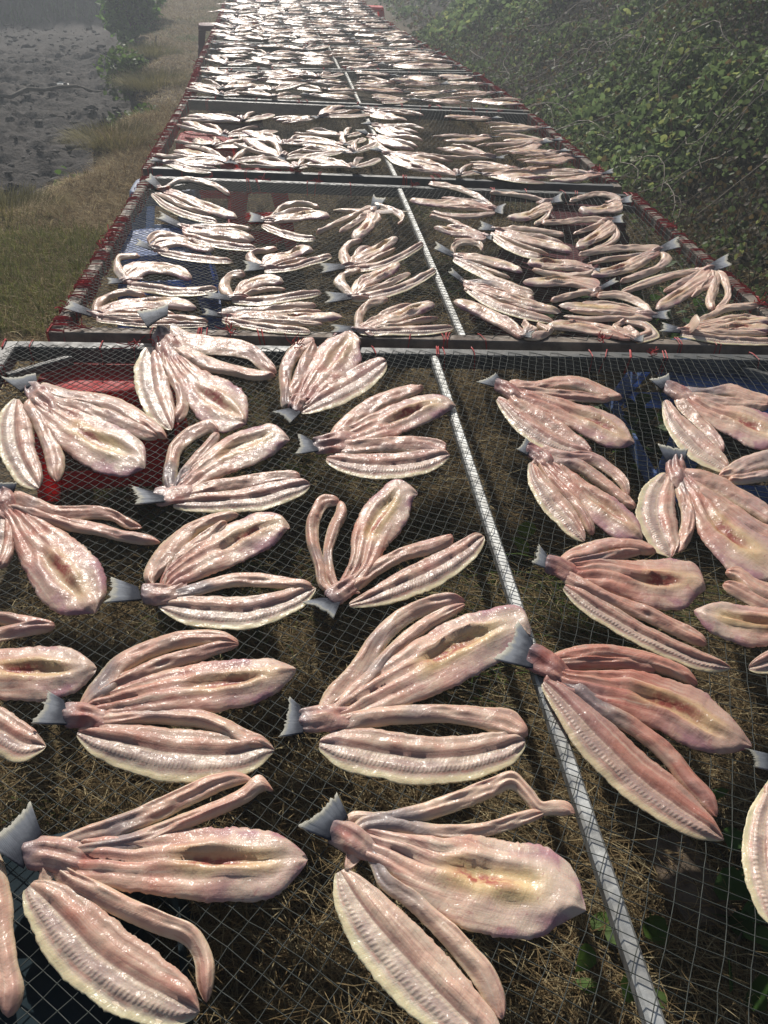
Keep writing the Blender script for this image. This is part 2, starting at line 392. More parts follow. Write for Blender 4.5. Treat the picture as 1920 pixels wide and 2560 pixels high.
def scatter(n, x0, x1, y0, y1, g, keep=None):
    x = g.uniform(x0, x1, n); y = g.uniform(y0, y1, n)
    if keep is not None: k = keep(x, y, g); x, y = x[k], y[k]
    return x, y
def grass_object(name, label, px, py, L, W, lean, seed, green, droop=.6, tone=1.0):
    g = np.random.default_rng(seed); n = len(px)
    me = blades(name, px, py, g.uniform(*L, n), g.uniform(*W, n), g.uniform(*lean, n), straw_cols(g, n, px, py, green)*tone, seed, droop=droop)
    return tag(link(name, me, MAT['blade']), label, 'grass', kind='stuff')
g = np.random.default_rng(11)
inside = lambda x, y, g: (edge_x(y)-x < .08)
xa, ya = scatter(62000, -.75, 1.35, .25, 2.6, g)
grass_object('dry_grass', 'tangled brown straw on the ground under the nearest net', xa, ya, (.05, .17), (.0012, .0030), (.7, 1.55), 21, .05, .35, 1.1)
xb, yb = scatter(60000, -1.5, 2.2, 2.4, 8, g, inside)
grass_object('dry_grass', 'brown straw under the second and third racks', xb, yb, (.06, .20), (.002, .0045), (.6, 1.5), 22, .05, .35, 1.2)
xc, yc = scatter(90000, -2.3, -.70, 2.2, 7.5, g, lambda x, y, g: (edge_x(y)-x < .12) & (g.random(len(x)) < .25+.75*(x < -.75)))
grass_object('dry_grass', 'sunlit straw and short grass of the path left of the racks', xc, yc, (.05, .14), (.002, .0050), (1.05, 1.6), 23, .10, .2, 1.45)
xd, yd = scatter(60000, -3.2, -.6, 7.5, 22, g, inside)
grass_object('dry_grass', 'faded grass of the far end of the path', xd, yd, (.05, .13), (.004, .009), (.9, 1.55), 24, .2, .3, 1.25)
xe, ye = scatter(26000, -2.4, -1.05, 2.4, 4.6, g, lambda x, y, g: (noise(x*1.5, y*1.5, 2.2) > .12) & (edge_x(y)-x < .0))
ge = np.random.default_rng(5); ne = len(xe)
me = blades('green_grass', xe, ye, ge.uniform(.04, .12, ne), ge.uniform(.002, .0045, ne), ge.uniform(.1, .9, ne), np.array([.15, .18, .05])*ge.uniform(.5, 1.6, (ne, 1))+np.array([.09, .05, .01])*ge.random((ne, 1)), 31)
tag(link('green_grass', me, MAT['blade']), 'patch of green grass beside the second rack on the left', 'grass', kind='stuff')

# clods of the bare field
def clod_mesh(seed):
    g = np.random.default_rng(seed)
    v = np.array([(x, y, z) for x in (-1, 0, 1) for y in (-1, 0, 1) for z in (-1, 0, 1) if (x, y, z) != (0, 0, 0)], float)
    return v
def clods():
    g = np.random.default_rng(3); n = 8000
    x = g.uniform(-6.5, -1.3, n); y = g.uniform(3.2, 19, n); k = (edge_x(y)-x > .02); x, y = x[k], y[k]; n = len(x)
    dens = fbm(x*1.2, y*1.2, 7); k = g.random(n) < .35+.8*dens; x, y = x[k], y[k]; n = len(x)
    z = height(x, y); s = np.exp(g.normal(-3.95, .5, n))
    t = (1+5**.5)/2
    V0 = np.array([(-1,t,0),(1,t,0),(-1,-t,0),(1,-t,0),(0,-1,t),(0,1,t),(0,-1,-t),(0,1,-t),(t,0,-1),(t,0,1),(-t,0,-1),(-t,0,1)])/1.9
    F0 = np.array([(0,11,5),(0,5,1),(0,1,7),(0,7,10),(0,10,11),(1,5,9),(5,11,4),(11,10,2),(10,7,6),(7,1,8),(3,9,4),(3,4,2),(3,2,6),(3,6,8),(3,8,9),(4,9,5),(2,4,11),(6,2,10),(8,6,7),(9,8,1)])
    V = V0[None]*g.uniform(.6, 1.35, (n, 12, 1))*s[:, None, None]*np.stack([g.uniform(.8, 1.9, n), g.uniform(.7, 1.3, n), g.uniform(.45, .9, n)], 1)[:, None]
    a = g.uniform(0, 6.28, n); V = np.stack([V[..., 0]*np.cos(a)[:, None]-V[..., 1]*np.sin(a)[:, None], V[..., 0]*np.sin(a)[:, None]+V[..., 1]*np.cos(a)[:, None], V[..., 2]], -1)
    V = V + np.stack([x, y, z+.2*s], 1)[:, None]
    f = (F0[None]+(np.arange(n)*12)[:, None, None]).reshape(-1, 3)
    o = link('soil_clods', poly_mesh('soil_clods', V.reshape(-1, 3), f, False), MAT['clod'])
    tag(o, 'dry broken clods of the bare grey field on the left', 'soil', kind='stuff')
clods()

LEAF = np.array([(0, 0, 0), (.30, .10, .05), (.46, .36, .07), (.30, .72, .03), (0, 1.0, -.08), (-.30, .72, .03), (-.46, .36, .07), (-.30, .10, .05), (0, .45, -.02)])
LEAFF = np.array([(0, 1, 8), (1, 2, 8), (2, 3, 8), (3, 4, 8), (4, 5, 8), (5, 6, 8), (6, 7, 8), (7, 0, 8)])
def leaves(name, p, size, cols, seed, tilt=.7, face=None):
    g = np.random.default_rng(seed); n = len(p)
    a = g.uniform(0, 2*math.pi, n); b = g.normal(0, tilt, n); c = g.normal(0, tilt, n)
    V = LEAF[None]*size[:, None, None]*np.stack([g.uniform(.75, 1.15, n), np.ones(n), g.uniform(.3, 2.2, n)], 1)[:, None]
    def rot(V, ang, i, j):
        V = V.copy(); x, y = V[..., i].copy(), V[..., j].copy(); ca, sa = np.cos(ang)[:, None], np.sin(ang)[:, None]
        V[..., i] = x*ca-y*sa; V[..., j] = x*sa+y*ca; return V
    V = rot(V, b, 1, 2); V = rot(V, c, 0, 2); V = rot(V, a, 0, 1)
    V = V + p[:, None]
    f = (LEAFF[None]+(np.arange(n)*9)[:, None, None]).reshape(-1, 3)
    me = poly_mesh(name, V.reshape(-1, 3), f, True)
    point_attr(me, 'col', np.repeat(np.c_[cols, np.ones(n)], 9, 0), 'FLOAT_COLOR'); return me

def canopy(x, y):
    """height of the vine cover on the right bank above the soil"""
    r = x-right_x(y)
    return sstep(-.35, .9, r)*(.18+.34*sstep(.3, 2.2, r)+.55*fbm(x*1.2, y*1.0, 12, 3)*sstep(.1, 1.0, r)+.07*noise(x*4, y*4, 3))
def greenness(x, y):
    return 1.5*fbm(x*.85+3, y*.7, 21, 3) + .40*sstep(2.5, 4.4, x) - .20
def bank():
    g = np.random.default_rng(41)
    parts = [(62000, 1.65, 4.8, 2.6, 7.5, (.022, .054)), (74000, 1.7, 8.5, 6.5, 14, (.028, .066)), (50000, 1.6, 13, 12, 26, (.06, .12))]
    for i, (n, x0, x1, y0, y1, sz) in enumerate(parts):
        x, y = scatter(n, x0, x1, y0, y1, g)
        gr = greenness(x, y); c = canopy(x, y)
        k = g.random(n) < np.clip(.78+.9*gr, .45, 1)*sstep(-.3, .15, x-right_x(y)); x, y, gr, c = x[k], y[k], gr[k], c[k]; n = len(x)
        z = height(x, y)+c*g.random(n)**.35+g.normal(0, .02, n)
        base = np.array([.115, .165, .062]); yel = np.array([.28, .32, .11]); brn = np.array([.13, .095, .045])
        col = base*g.uniform(.55, 1.5, (n, 1)); t = g.random(n); kk = t < .05+.14*sstep(-.1, .5, gr); col[kk] = yel*g.uniform(.6, 1.2, (kk.sum(), 1))
        kk = t > np.clip(.93-.45*sstep(.1, -.25, gr), 0, 1); col[kk] = brn*g.uniform(.5, 1.2, (kk.sum(), 1))
        lab = ['green and withered vine leaves covering the bank nearest on the right', 'vine leaves covering the middle of the right bank', 'hazy vine leaves at the far top of the right bank'][i]
        o = link('vine_leaves', leaves('vine_leaves', np.stack([x, y, z], 1), g.uniform(*sz, n)*(.75+.5*sstep(-.2, .6, gr)), col*(.8+.5*sstep(-.1, .6, gr))[:, None], 50+i, .9), MAT['leaf']); tag(o, lab, 'vines', kind='stuff')
    # dry stalks and runners between the leaves
    x, y = scatter(22000, 1.55, 6.5, 2.6, 13, g, lambda x, y, g: g.random(len(x)) < sstep(-.35, .2, x-right_x(y))*np.clip(.75-1.0*greenness(x, y), .1, 1)); n = len(x)
    me = blades('dry_stalks', x, y, g.uniform(.12, .42, n), g.uniform(.002, .005, n), g.uniform(.1, 1.5, n), np.array([.12, .088, .05])*g.uniform(.15, 1.4, (n, 1)), 61, droop=.5, pz=height(x, y)+canopy(x, y)*g.random(n)*.8)
    tag(link('dry_stalks', me, MAT['blade']), 'dry brown stalks tangled among the vines on the right bank', 'stalks', kind='stuff')
    mb = MB()
    for i in range(90):
        y = g.uniform(3, 10); x = right_x(y)+abs(g.normal(.5, .5)); a = g.uniform(0, 6.28); L = g.uniform(.25, .8); k = np.linspace(0, 1, 7)
        xs = x+np.cos(a)*L*k+.06*np.sin(k*5+i); ys = y+np.sin(a)*L*k+.06*np.cos(k*4+i)
        zs = height(xs, ys)+canopy(xs, ys)*.9+.06+.12*np.sin(k*math.pi)*g.random()
        mb.tube(np.stack([xs, ys, zs], 1), .003, 4, False)
    tag(mb.build('dry_runners', MAT['twig'], smooth=True), 'pale bent runners arching over the vines on the right', 'stalks', kind='stuff')
    # far bank behind the field
    x, y = scatter(26000, -14, -1.5, 15, 30, g, lambda x, y, g: (y-(18.2+(x+5.7)*1.05)) > -.3); n = len(x)
    me = blades('bank_grass', x, y, g.uniform(.15, .5, n), g.uniform(.012, .03, n), g.uniform(.05, .9, n), np.array([.05, .075, .03])*g.uniform(.5, 1.5, (n, 1)), 62)
    tag(link('bank_grass', me, MAT['blade']), 'dark grass on the far bank beyond the bare field', 'grass', kind='stuff')
bank()

def bush(name, label, x, y, rx, rz, n, size, col, seed, cat='bush'):
    g = np.random.default_rng(seed); z0 = float(height(x, y)); root = empty(name, (x, y, z0)); tag(root, label, cat)
    mb = MB()
    for i in range(9):
        a = g.uniform(0, 6.28); k = np.linspace(0, 1, 6); r = rx*g.uniform(.4, .9)
        mb.tube(np.stack([np.cos(a)*r*k**1.5, np.sin(a)*r*k**1.5, rz*k*g.uniform(.6, 1.0)-.03*(k == 0)], 1), np.linspace(.012, .003, 6)*rz*1.6, 5)
    mb.build('trunk', MAT['bark'], root, True)
    d = g.normal(size=(n, 3)); d /= np.linalg.norm(d, axis=1)[:, None]; r = g.random(n)**.45
    lump = 1+.35*noise(d[:, 0]*2.2+seed, d[:, 1]*2.2, d[:, 2]*2.2)
    p = d*(r*lump)[:, None]*np.array([rx, rx, rz*.55])+np.array([0, 0, rz*.62])
    k = noise(p[:, 0]*3.2/rx, p[:, 1]*3.2/rx, p[:, 2]*3.2/rx+seed) > -.28; p = p[k]; p[:, 2] = np.maximum(p[:, 2], .01); n = len(p)
    link('crown', leaves('crown', p, g.uniform(*size, n), np.array(col)*g.uniform(.5, 1.6, (n, 1)), seed), MAT['leaf'], root)
    return root
bush('green_bush', 'bright green bush at the far end of the eroded edge', -2.62, 15.2, .52, 1.5, 4000, (.06, .12), (.13, .24, .05), 71)
bush('low_bush', 'small dark green weed in the eroded hollow nearest the path', float(edge_x(5.75))-.10, 5.75, .22, .44, 1300, (.03, .055), (.075, .13, .03), 72, 'weed')
bush('low_bush', 'low green weed further along the eroded edge', float(edge_x(7.7))-.10, 7.7, .26, .46, 1300, (.03, .06), (.08, .13, .03), 73, 'weed')
bush('low_bush', 'dark green weed hanging over the eroded edge beyond the straw tuft', float(edge_x(10.4))-.1, 10.4, .3, .5, 1300, (.04, .07), (.08, .13, .03), 74, 'weed')
def tuft(label, x, y, r, h, n, seed, green):
    g = np.random.default_rng(seed); a = g.uniform(0, 6.28, n); q = r*np.sqrt(g.random(n))
    px, py = np.cos(a)*q, np.sin(a)*q; z0 = float(height(x, y))
    cols = np.array([.24, .20, .09])*(1-green)+np.array([.09, .13, .03])*green
    me = blades('grass_tuft', px, py, g.uniform(.5, 1.2, n)*h, g.uniform(.003, .006, n), g.uniform(.05, .9, n), cols*g.uniform(.5, 1.5, (n, 1)), seed, hfun=lambda a, b: np.asarray(a)*0-.03)
    o = link('grass_tuft', me, MAT['blade'], loc=(x, y, z0)); tag(o, label, 'grass', 'grass tufts along the eroded edge'); return o
tuft('big straw coloured grass tuft overhanging the field halfway along the edge', float(edge_x(9.3))+.02, 9.3, .42, .20, 2600, 81, .2)
tuft('straw grass tuft just above the dark hollow of the eroded edge', float(edge_x(6.5))+.02, 6.5, .34, .16, 2200, 82, .15)
tuft('low grass tuft at the near end of the eroded edge', float(edge_x(4.75))+.02, 4.75, .34, .15, 2000, 83, .2)
tuft('small grass tuft on the eroded edge near the green bush', float(edge_x(11.6))+.02, 11.6, .35, .20, 1500, 84, .3)

# fallen branch and white scrap on the bare field
mb = MB(); k = np.linspace(0, 1, 12); xs = -3.6+1.7*k; ys = 10.6+1.9*k
mb.tube(np.stack([xs, ys, height(xs, ys)+.05+.03*np.sin(k*7)], 1), np.linspace(.028, .012, 12), 7)
tag(mb.build('fallen_branch', MAT['bark'], smooth=True, origin=(-2.7, 11.5, -.5)), 'dark fallen branch lying on the bare field', 'branch')
mb = MB(); p = [(-.09, -.03, .02), (0, -.05, .035), (.10, -.01, .015), (.09, .05, .03), (-.02, .06, .05), (-.10, .03, .02)]
mb.add(p+[(a, b, c-.012) for a, b, c in p], [(0, 1, 2, 3, 4, 5), (11, 10, 9, 8, 7, 6)]+[(i, i+6, (i+1) % 6+6, (i+1) % 6) for i in range(6)])
o = mb.build('plastic_scrap', plain('white_scrap', (.7, .68, .6), .6)); o.location = (-3.15, 12.0, float(height(-3.15, 12.0))+.05); tag(o, 'small white scrap lying on the bare field', 'scrap')

# ------------------------------------------------------------------ drying racks
#          near left        near right      far right       far left
QUADS = [[(-.87, .12), (1.50, .02), (1.50, 2.015), (-.87, 2.160)],
         [(-.76, 2.215), (1.58, 2.065), (1.61, 3.745), (-.745, 3.975)],
         [(-.77, 4.110), (1.59, 3.880), (1.59, 5.690), (-.78, 5.945)],
         [(-.78, 6.020), (1.59, 5.770), (1.54, 7.430), (-.82, 7.240)],
         [(-.84, 7.320), (1.50, 7.510), (1.40, 8.780), (-.88, 8.960)],
         [(-.88, 9.030), (1.36, 8.850), (1.24, 10.38), (-.92, 10.60)],
         [(-.93, 10.68), (1.21, 10.46), (1.14, 11.86), (-.96, 11.66)],
         [(-.96, 11.75), (1.11, 11.95), (1.09, 13.60), (-1.02, 13.25)],
         [(-1.02, 13.34), (1.07, 13.69), (1.04, 15.2), (-1.06, 14.9)]]
BAR = [(.385, .376), (.485, .470), (.475, .430), (.43, .40), (.36, .32), (.27, .22), (.19, .14), (.10, .05), (.04, .0)]   # x of the centre bar at near and far beam
SAG = [.016, .014, .014, .014, .012, .012, .012, .012, .012]
def bil(q, s, t):
    q = np.asarray(q, float); s = np.asarray(s)[..., None]; t = np.asarray(t)[..., None]
    return q[0]*(1-s)*(1-t)+q[1]*s*(1-t)+q[2]*s*t+q[3]*(1-s)*t
def inv(i, x, y):
    """rack coordinates (s across, t away from the camera) of a point"""
    q = np.asarray(QUADS[i]); x = np.asarray(x, float); y = np.asarray(y, float)
    s = np.full(x.shape, .5); t = np.full(x.shape, .5)
    for _ in range(6):
        yn = q[0, 1]*(1-s)+q[1, 1]*s; yf = q[3, 1]*(1-s)+q[2, 1]*s; t = (y-yn)/(yf-yn)
        xl = q[0, 0]*(1-t)+q[3, 0]*t; xr = q[1, 0]*(1-t)+q[2, 0]*t; s = (x-xl)/(xr-xl)
    return s, t
def net_z(i, x, y):
    s, t = inv(i, x, y); q = np.asarray(QUADS[i])
    sb = (np.mean(BAR[i])-q[0, 0])/(q[1, 0]-q[0, 0])
    w = np.where(s < sb, s/sb, (s-sb)/(1-sb)); s_ok = np.clip(w, 0, 1)
    return NET_Z - SAG[i]*np.sin(math.pi*s_ok)**.8*np.sin(math.pi*np.clip(t, 0, 1))**.7

def net_mesh(i, cell, r, sides, knots, fine=True):
    q = np.asarray(QUADS[i]); g = np.random.default_rng(100+i)
    x0, x1 = q[:, 0].min(), q[:, 0].max(); y0, y1 = q[:, 1].min(), q[:, 1].max(); cx, cy = (x0+x1)/2, (y0+y1)/2
    # two families of cords as level lines of fa, fb; their angle turns across the rack
    ph = i*1.3
    def fa(x, y): return (y-cy) + .62*(x-cx) - .12*(x-cx)**2 + .05*np.sin(2.1*(y-cy)+ph) + .02*np.sin(4.3*x+ph)
    def fb(x, y): return (x-cx)*.92 - (y-cy)*(.46-.36*(x-cx)) + .03*np.sin(2.7*(x-cx)+1+ph)
    K = int(3.4/cell)
    A, B = np.meshgrid(np.arange(-K, K+1)*cell*1.05, np.arange(-K, K+1)*cell*1.08, indexing='ij')
    X = np.full(A.shape, cx)+B*.8; Y = np.full(A.shape, cy)+A*.8; e = 1e-4
    for _ in range(14):
        a, b = fa(X, Y)-A, fb(X, Y)-B
        ax, ay = (fa(X+e, Y)-A-a)/e, (fa(X, Y+e)-A-a)/e; bx, by = (fb(X+e, Y)-B-b)/e, (fb(X, Y+e)-B-b)/e
        D = ax*by-ay*bx; D = np.where(np.abs(D) < .15, .15, D)
        X = np.clip(X-np.clip((a*by-b*ay)/D, -.5, .5), x0-1.5, x1+1.5); Y = np.clip(Y-np.clip((ax*b-bx*a)/D, -.5, .5), y0-1.5, y1+1.5)
    good = (np.abs(fa(X, Y)-A) < 1e-3) & (np.abs(fb(X, Y)-B) < 1e-3)
    X = X+g.normal(0, cell*.035, X.shape); Y = Y+g.normal(0, cell*.035, Y.shape)
    s, t = inv(i, X, Y); m = .008
    ok = good & (s > m) & (s < 1-m) & (t > m) & (t < 1-m)
    Z = net_z(i, X, Y)+.0015+g.normal(0, .0007, X.shape)
    P = np.stack([X, Y, Z], -1); segs = []
    for P0, P1, o in ((P[:-1], P[1:], ok[:-1] & ok[1:]), (P[:, :-1], P[:, 1:], ok[:, :-1] & ok[:, 1:])):
        segs.append(np.stack([P0[o], P1[o]], 1))
    S = np.concatenate(segs); S = S[np.linalg.norm(S[:, 1]-S[:, 0], axis=1) < cell*2.2]; d = S[:, 1]-S[:, 0]; d /= np.linalg.norm(d, axis=1)[:, None]
    u = np.cross(d, (0, 0, 1.)); u /= np.linalg.norm(u, axis=1)[:, None]; w = np.cross(u, d)
    ang = np.arange(sides)*2*math.pi/sides+.6
    off = r*(np.cos(ang)[None, :, None]*u[:, None]+np.sin(ang)[None, :, None]*w[:, None])
    V = np.concatenate([S[:, :1]+off, S[:, 1:]+off], 1).reshape(-1, 3)
    f = np.array([(j, (j+1) % sides, sides+(j+1) % sides, sides+j) for j in range(sides)])
    Fq = (f[None]+(np.arange(len(S))*2*sides)[:, None, None]).reshape(-1, 4)
    if knots:
        N = P[ok]; n = len(N); k = r*1.9
        kv = (N[:, None]+k*np.array([(1, 0, 0), (0, 1, 0), (-1, 0, 0), (0, -1, 0), (0, 0, 1), (0, 0, -1)])[None]).reshape(-1, 3)
        kf = np.array([(0, 1, 4, 4), (1, 2, 4, 4), (2, 3, 4, 4), (3, 0, 4, 4), (1, 0, 5, 5), (2, 1, 5, 5), (3, 2, 5, 5), (0, 3, 5, 5)])[:, :3]
        kF = (kf[None]+(np.arange(n)*6)[:, None, None]+len(V)).reshape(-1, 3)
        V = np.concatenate([V, kv]); nq = len(Fq)
        loops = np.concatenate([Fq.ravel(), kF.ravel()]); starts = np.concatenate([np.arange(nq)*4, nq*4+np.arange(len(kF))*3]); tot = np.concatenate([np.full(nq, 4), np.full(len(kF), 3)])
        return raw_mesh('net', V, loops, starts, tot, True)
    return poly_mesh('net', V, Fq, True)

def lashing(mb, a, b, w, h, n, g, r=.0016, tuftn=3):
    """red string wound around a beam of width w and height h between a and b"""
    a = np.array(a); b = np.array(b); d = b-a; L = np.linalg.norm(d); d /= L; u = np.array([-d[1], d[0], 0]); z = np.array([0, 0, 1.])
    pos = np.sort(g.random(n))*L
    x, y = w/2+.004, h/2+.004
    for p in pos:
        sl = g.normal(0, .022); k = g.integers(1, 3)
        for j in range(k):
            o = p+g.normal(0, .006); loop = []
            for m, (c, e) in enumerate([(-x, -y), (-x, 0), (-x, y), (-x*.3, y+.002), (x*.4, y+.002), (x, y), (x, 0), (x, -y), (-x, -y)]):
                loop.append(a+d*(o+sl*(m/8)*(1 if m < 8 else 1))+u*(c+g.normal(0, .0012))+z*(e+g.normal(0, .0008)))
            mb.tube(loop, r, 4, False)
    for p in g.random(tuftn)*L:
        c = a+d*p+z*(y+.003)
        for j in range(9):
            e = g.normal(0, .022, 3); e[2] = abs(e[2])*.6; m_ = c+e*.5+g.normal(0, .005, 3); mb.tube([c, m_, c+e], r*.9, 4, False)

ORD = ['nearest', 'second', 'third', 'fourth', 'fifth', 'sixth', 'seventh', 'eighth', 'ninth']
RACK_LABEL = ['nearest drying rack with dark steel frame, red lashings and wide green-grey net',
  'second drying rack with weathered board frame wound in red string', 'third drying rack from the viewer, dark near beam',
  'fourth drying rack from the viewer', 'fifth drying rack from the viewer', 'sixth drying rack from the viewer', 'seventh drying rack from the viewer',
  'eighth drying rack from the viewer, near the top of the picture', 'ninth and farthest drying rack, at the very top of the picture']
for i, q in enumerate(QUADS):
    g = np.random.default_rng(200+i); q = np.array(q)
    W = .042; Hh = .042 if i < 2 else .055; zc = NET_Z-.003-Hh/2
    c0 = q.mean(0); root = empty('drying_rack', (c0[0], c0[1], 0)); tag(root, RACK_LABEL[i], 'drying rack', 'drying racks in a row')
    org = (c0[0], c0[1], 0)
    def P3(p, z=zc): return np.array([p[0], p[1], z])
    ins = W/2
    # beam centre lines pulled in by half a width; the side beams run through, the end beams butt against them
    dl = (q[3]-q[0])/np.linalg.norm(q[3]-q[0]); dr = (q[2]-q[1])/np.linalg.norm(q[2]-q[1])
    nl = np.array([dl[1], -dl[0]]); nr = np.array([-dr[1], dr[0]])
    sl = (q[0]+nl*ins, q[3]+nl*ins); sr = (q[1]+nr*ins, q[2]+nr*ins)
    side = 'wood' if i in (1, 2, 3) else 'steel_pale' if i == 0 else 'wood'
    for nm, (a, b), m in (('side_beam', sl, side), ('side_beam', sr, side)):
        MB().beam(P3(a), P3(b), W, Hh).build(nm, MAT[m], root, origin=org)
    for (a, b, nn), m in (((q[0]+nl*W, q[1]+nr*W, dl), 'wood' if i == 1 else 'steel_dark'), ((q[3]+nl*W, q[2]+nr*W, -dl), 'steel_dark')):
        e = (b-a)/np.linalg.norm(b-a); off = nn*ins
        MB().beam(P3(a+off+e*.001), P3(b+off-e*.001), W, Hh+.004).build('end_beam', MAT[m], root, origin=org)
    bx0, bx1 = BAR[i]; s0 = (bx0-q[0, 0])/(q[1, 0]-q[0, 0]); s1 = (bx1-q[3, 0])/(q[2, 0]-q[3, 0])
    a = q[0]*(1-s0)+q[1]*s0+dl*(W+.001); b = q[3]*(1-s1)+q[2]*s1-dl*(W+.001)
    MB().beam(P3(a, NET_Z-.016), P3(b, NET_Z-.016), .023, .024, .004).build('centre_bar', MAT['galv'], root, origin=org)
    if i < 2:
        for (p, d1, d2) in ((q[3], (q[2]-q[3]), (q[0]-q[3])), (q[2], (q[3]-q[2]), (q[1]-q[2]))):
            d1 = d1/np.linalg.norm(d1); d2 = d2/np.linalg.norm(d2)
            MB().beam(P3(p+d1*.20+d2*(W+.012), zc-.006), P3(p+d2*.17+d1*(W+.012), zc-.006), .022, .026).build('corner_brace', MAT['steel_dark'], root, origin=org)
    cell, rad = (.0245, .00075) if i == 0 else (.0245, .00072) if i < 3 else (.026, .0009)
    me = net_mesh(i, cell, rad, 4 if i < 2 else 3, i < 2)
    me.transform(Matrix.Translation((-org[0], -org[1], 0)))
    link('net', me, MAT['net'], root)
    mb = MB(); nl_ = [24, 80, 70, 54, 34, 24, 20, 16, 8][i]
    mb_r = .0019 if i < 3 else .0030
    lashing(mb, P3(sl[0]), P3(sl[1]), W, Hh, nl_, g, mb_r, 5 if i < 4 else 2); tag(mb.build('lashing', MAT['string'], root, origin=org), kind='stuff')
    mb = MB(); lashing(mb, P3(sr[0]), P3(sr[1]), W, Hh, nl_, g, mb_r, 3); tag(mb.build('lashing', MAT['string'], root, origin=org), kind='stuff')
    for a, b, nn in ((q[0], q[1], dl), (q[3], q[2], -dl)):
        mb = MB(); lashing(mb, P3(a+nn*ins), P3(b+nn*ins), W, Hh+.004, 15 if i < 2 else 8, g, mb_r*.85, 4 if i < 3 else 1); tag(mb.build('lashing', MAT['string'], root, origin=org), kind='stuff')

# ------------------------------------------------------------------ plastic stools carrying the racks
def stool(mat, label, x, y, rot, top=.30, base=.40, h=.345, name='plastic_stool'):
    root = empty(name, (x, y, 0)); tag(root, label, 'stool', 'plastic stools under the racks'); root.rotation_euler[2] = rot
    m = MAT[mat]
    # seat: rounded square slab with a turned-down rim
    def ring(s, z, rr=.25, k=6):
        r = s*rr; p = []
        for cx, cy, a0 in ((1, 1, 0), (-1, 1, 90), (-1, -1, 180), (1, -1, 270)):
            for j in range(k):
                a = R(a0+90*j/(k-1)); p.append((cx*(s/2-r)+r*math.cos(a), cy*(s/2-r)+r*math.sin(a), z))
        return p
    t = top; rings = [ring(t*.55, h-.006), ring(t*.86, h-.004), ring(t*.95, h), ring(t*.99, h-.006), ring(t*1.01, h-.02), ring(t*1.04, h-.055), ring(t*1.02, h-.055), ring(t*.96, h-.02), ring(t*.5, h-.016)]
    v = [p for r_ in rings for p in r_]; k = len(rings[0]); nr_ = len(rings)
    f = [(a*k+j, (a+1)*k+j, (a+1)*k+(j+1) % k, a*k+(j+1) % k) for a in range(nr_-1) for j in range(k)] + [tuple(range(k)), tuple(range((nr_-1)*k, nr_*k))[::-1]]
    MB().add(v, f).build('seat', m, root, True)
    zt = h-.05; ht, hb = t*.5, base*.5
    for sx in (-1, 1):
        for sy in (-1, 1):
            # L shaped flaring leg, wide at the top
            wt, wb, th = .085, .060, .007; V = []
            for z, hh, w in ((zt, ht, wt), (zt*.5, (ht+hb)/2, (wt+wb)/2), (0, hb, wb)):
                V += [(sx*hh, sy*hh, z), (sx*(hh-w), sy*hh, z), (sx*(hh-w), sy*(hh-th), z), (sx*(hh-th), sy*(hh-th), z), (sx*(hh-th), sy*(hh-w), z), (sx*hh, sy*(hh-w), z)]
            F_ = [(a*6+j, a*6+(j+1) % 6, a*6+6+(j+1) % 6, a*6+6+j) for a in range(2) for j in range(6)]+[(0, 1, 2, 3, 4, 5), (12, 17, 16, 15, 14, 13)]
            if sx*sy < 0: F_ = [q_[::-1] for q_ in F_]
            MB().add(V, F_).build('leg', m, root)
    zl = .075; hh = ht+(hb-ht)*(1-zl/zt)
    for dx, dy in ((0, 1), (0, -1), (1, 0), (-1, 0)):
        c = (dx*(hh-.006), dy*(hh-.006), zl); d = (2*hh-.13 if dx == 0 else .008, 2*hh-.13 if dy == 0 else .008, .06)
        MB().box(c, d).build('stretcher', m, root)
    return root
stool('red_plastic', 'red plastic stool under the left far corner of the nearest rack', -.60, 2.10, .04, .32, .41)
stool('blue_plastic', 'blue plastic stool with pale shiny seat under the right far corner of the nearest rack', 1.34, 2.03, -.06, .46, .62)
stool('blue_plastic', 'blue plastic stool under the left side of the second rack', -.56, 3.20, .1, .34, .44)
stool('maroon_plastic', 'maroon plastic stool under the right half of the second rack', 1.00, 3.02, .2, .36, .46)
stool('maroon_plastic', 'maroon plastic stool under the far right corner of the second rack', 1.32, 3.60, .0, .34, .42)
stool('pale_plastic', 'pale blue stool showing its edge left of the gap behind the second rack', -.665, 4.02, .0, .30, .36)
stool('red_plastic', 'red plastic stool under the left side of the third rack', -.56, 5.08, 0, .32, .42)
stool('red_plastic', 'red plastic stool under the gap between second and third rack', -.22, 4.24, .1, .28, .36)
stool('maroon_plastic', 'maroon stool under the fourth rack, left side', -.5, 6.9, 0, .32, .42)
stool('maroon_plastic', 'maroon stool sticking out left under the seventh rack', -1.0, 11.1, .1, .34, .42)
stool('red_plastic', 'red stool sticking out right at the far end of the eighth rack', 1.2, 14.3, 0, .34, .42)
stool('dark_plastic', 'dark teal stool in deep shade under the lower left corner', -.40, .46, .2, .34, .42)

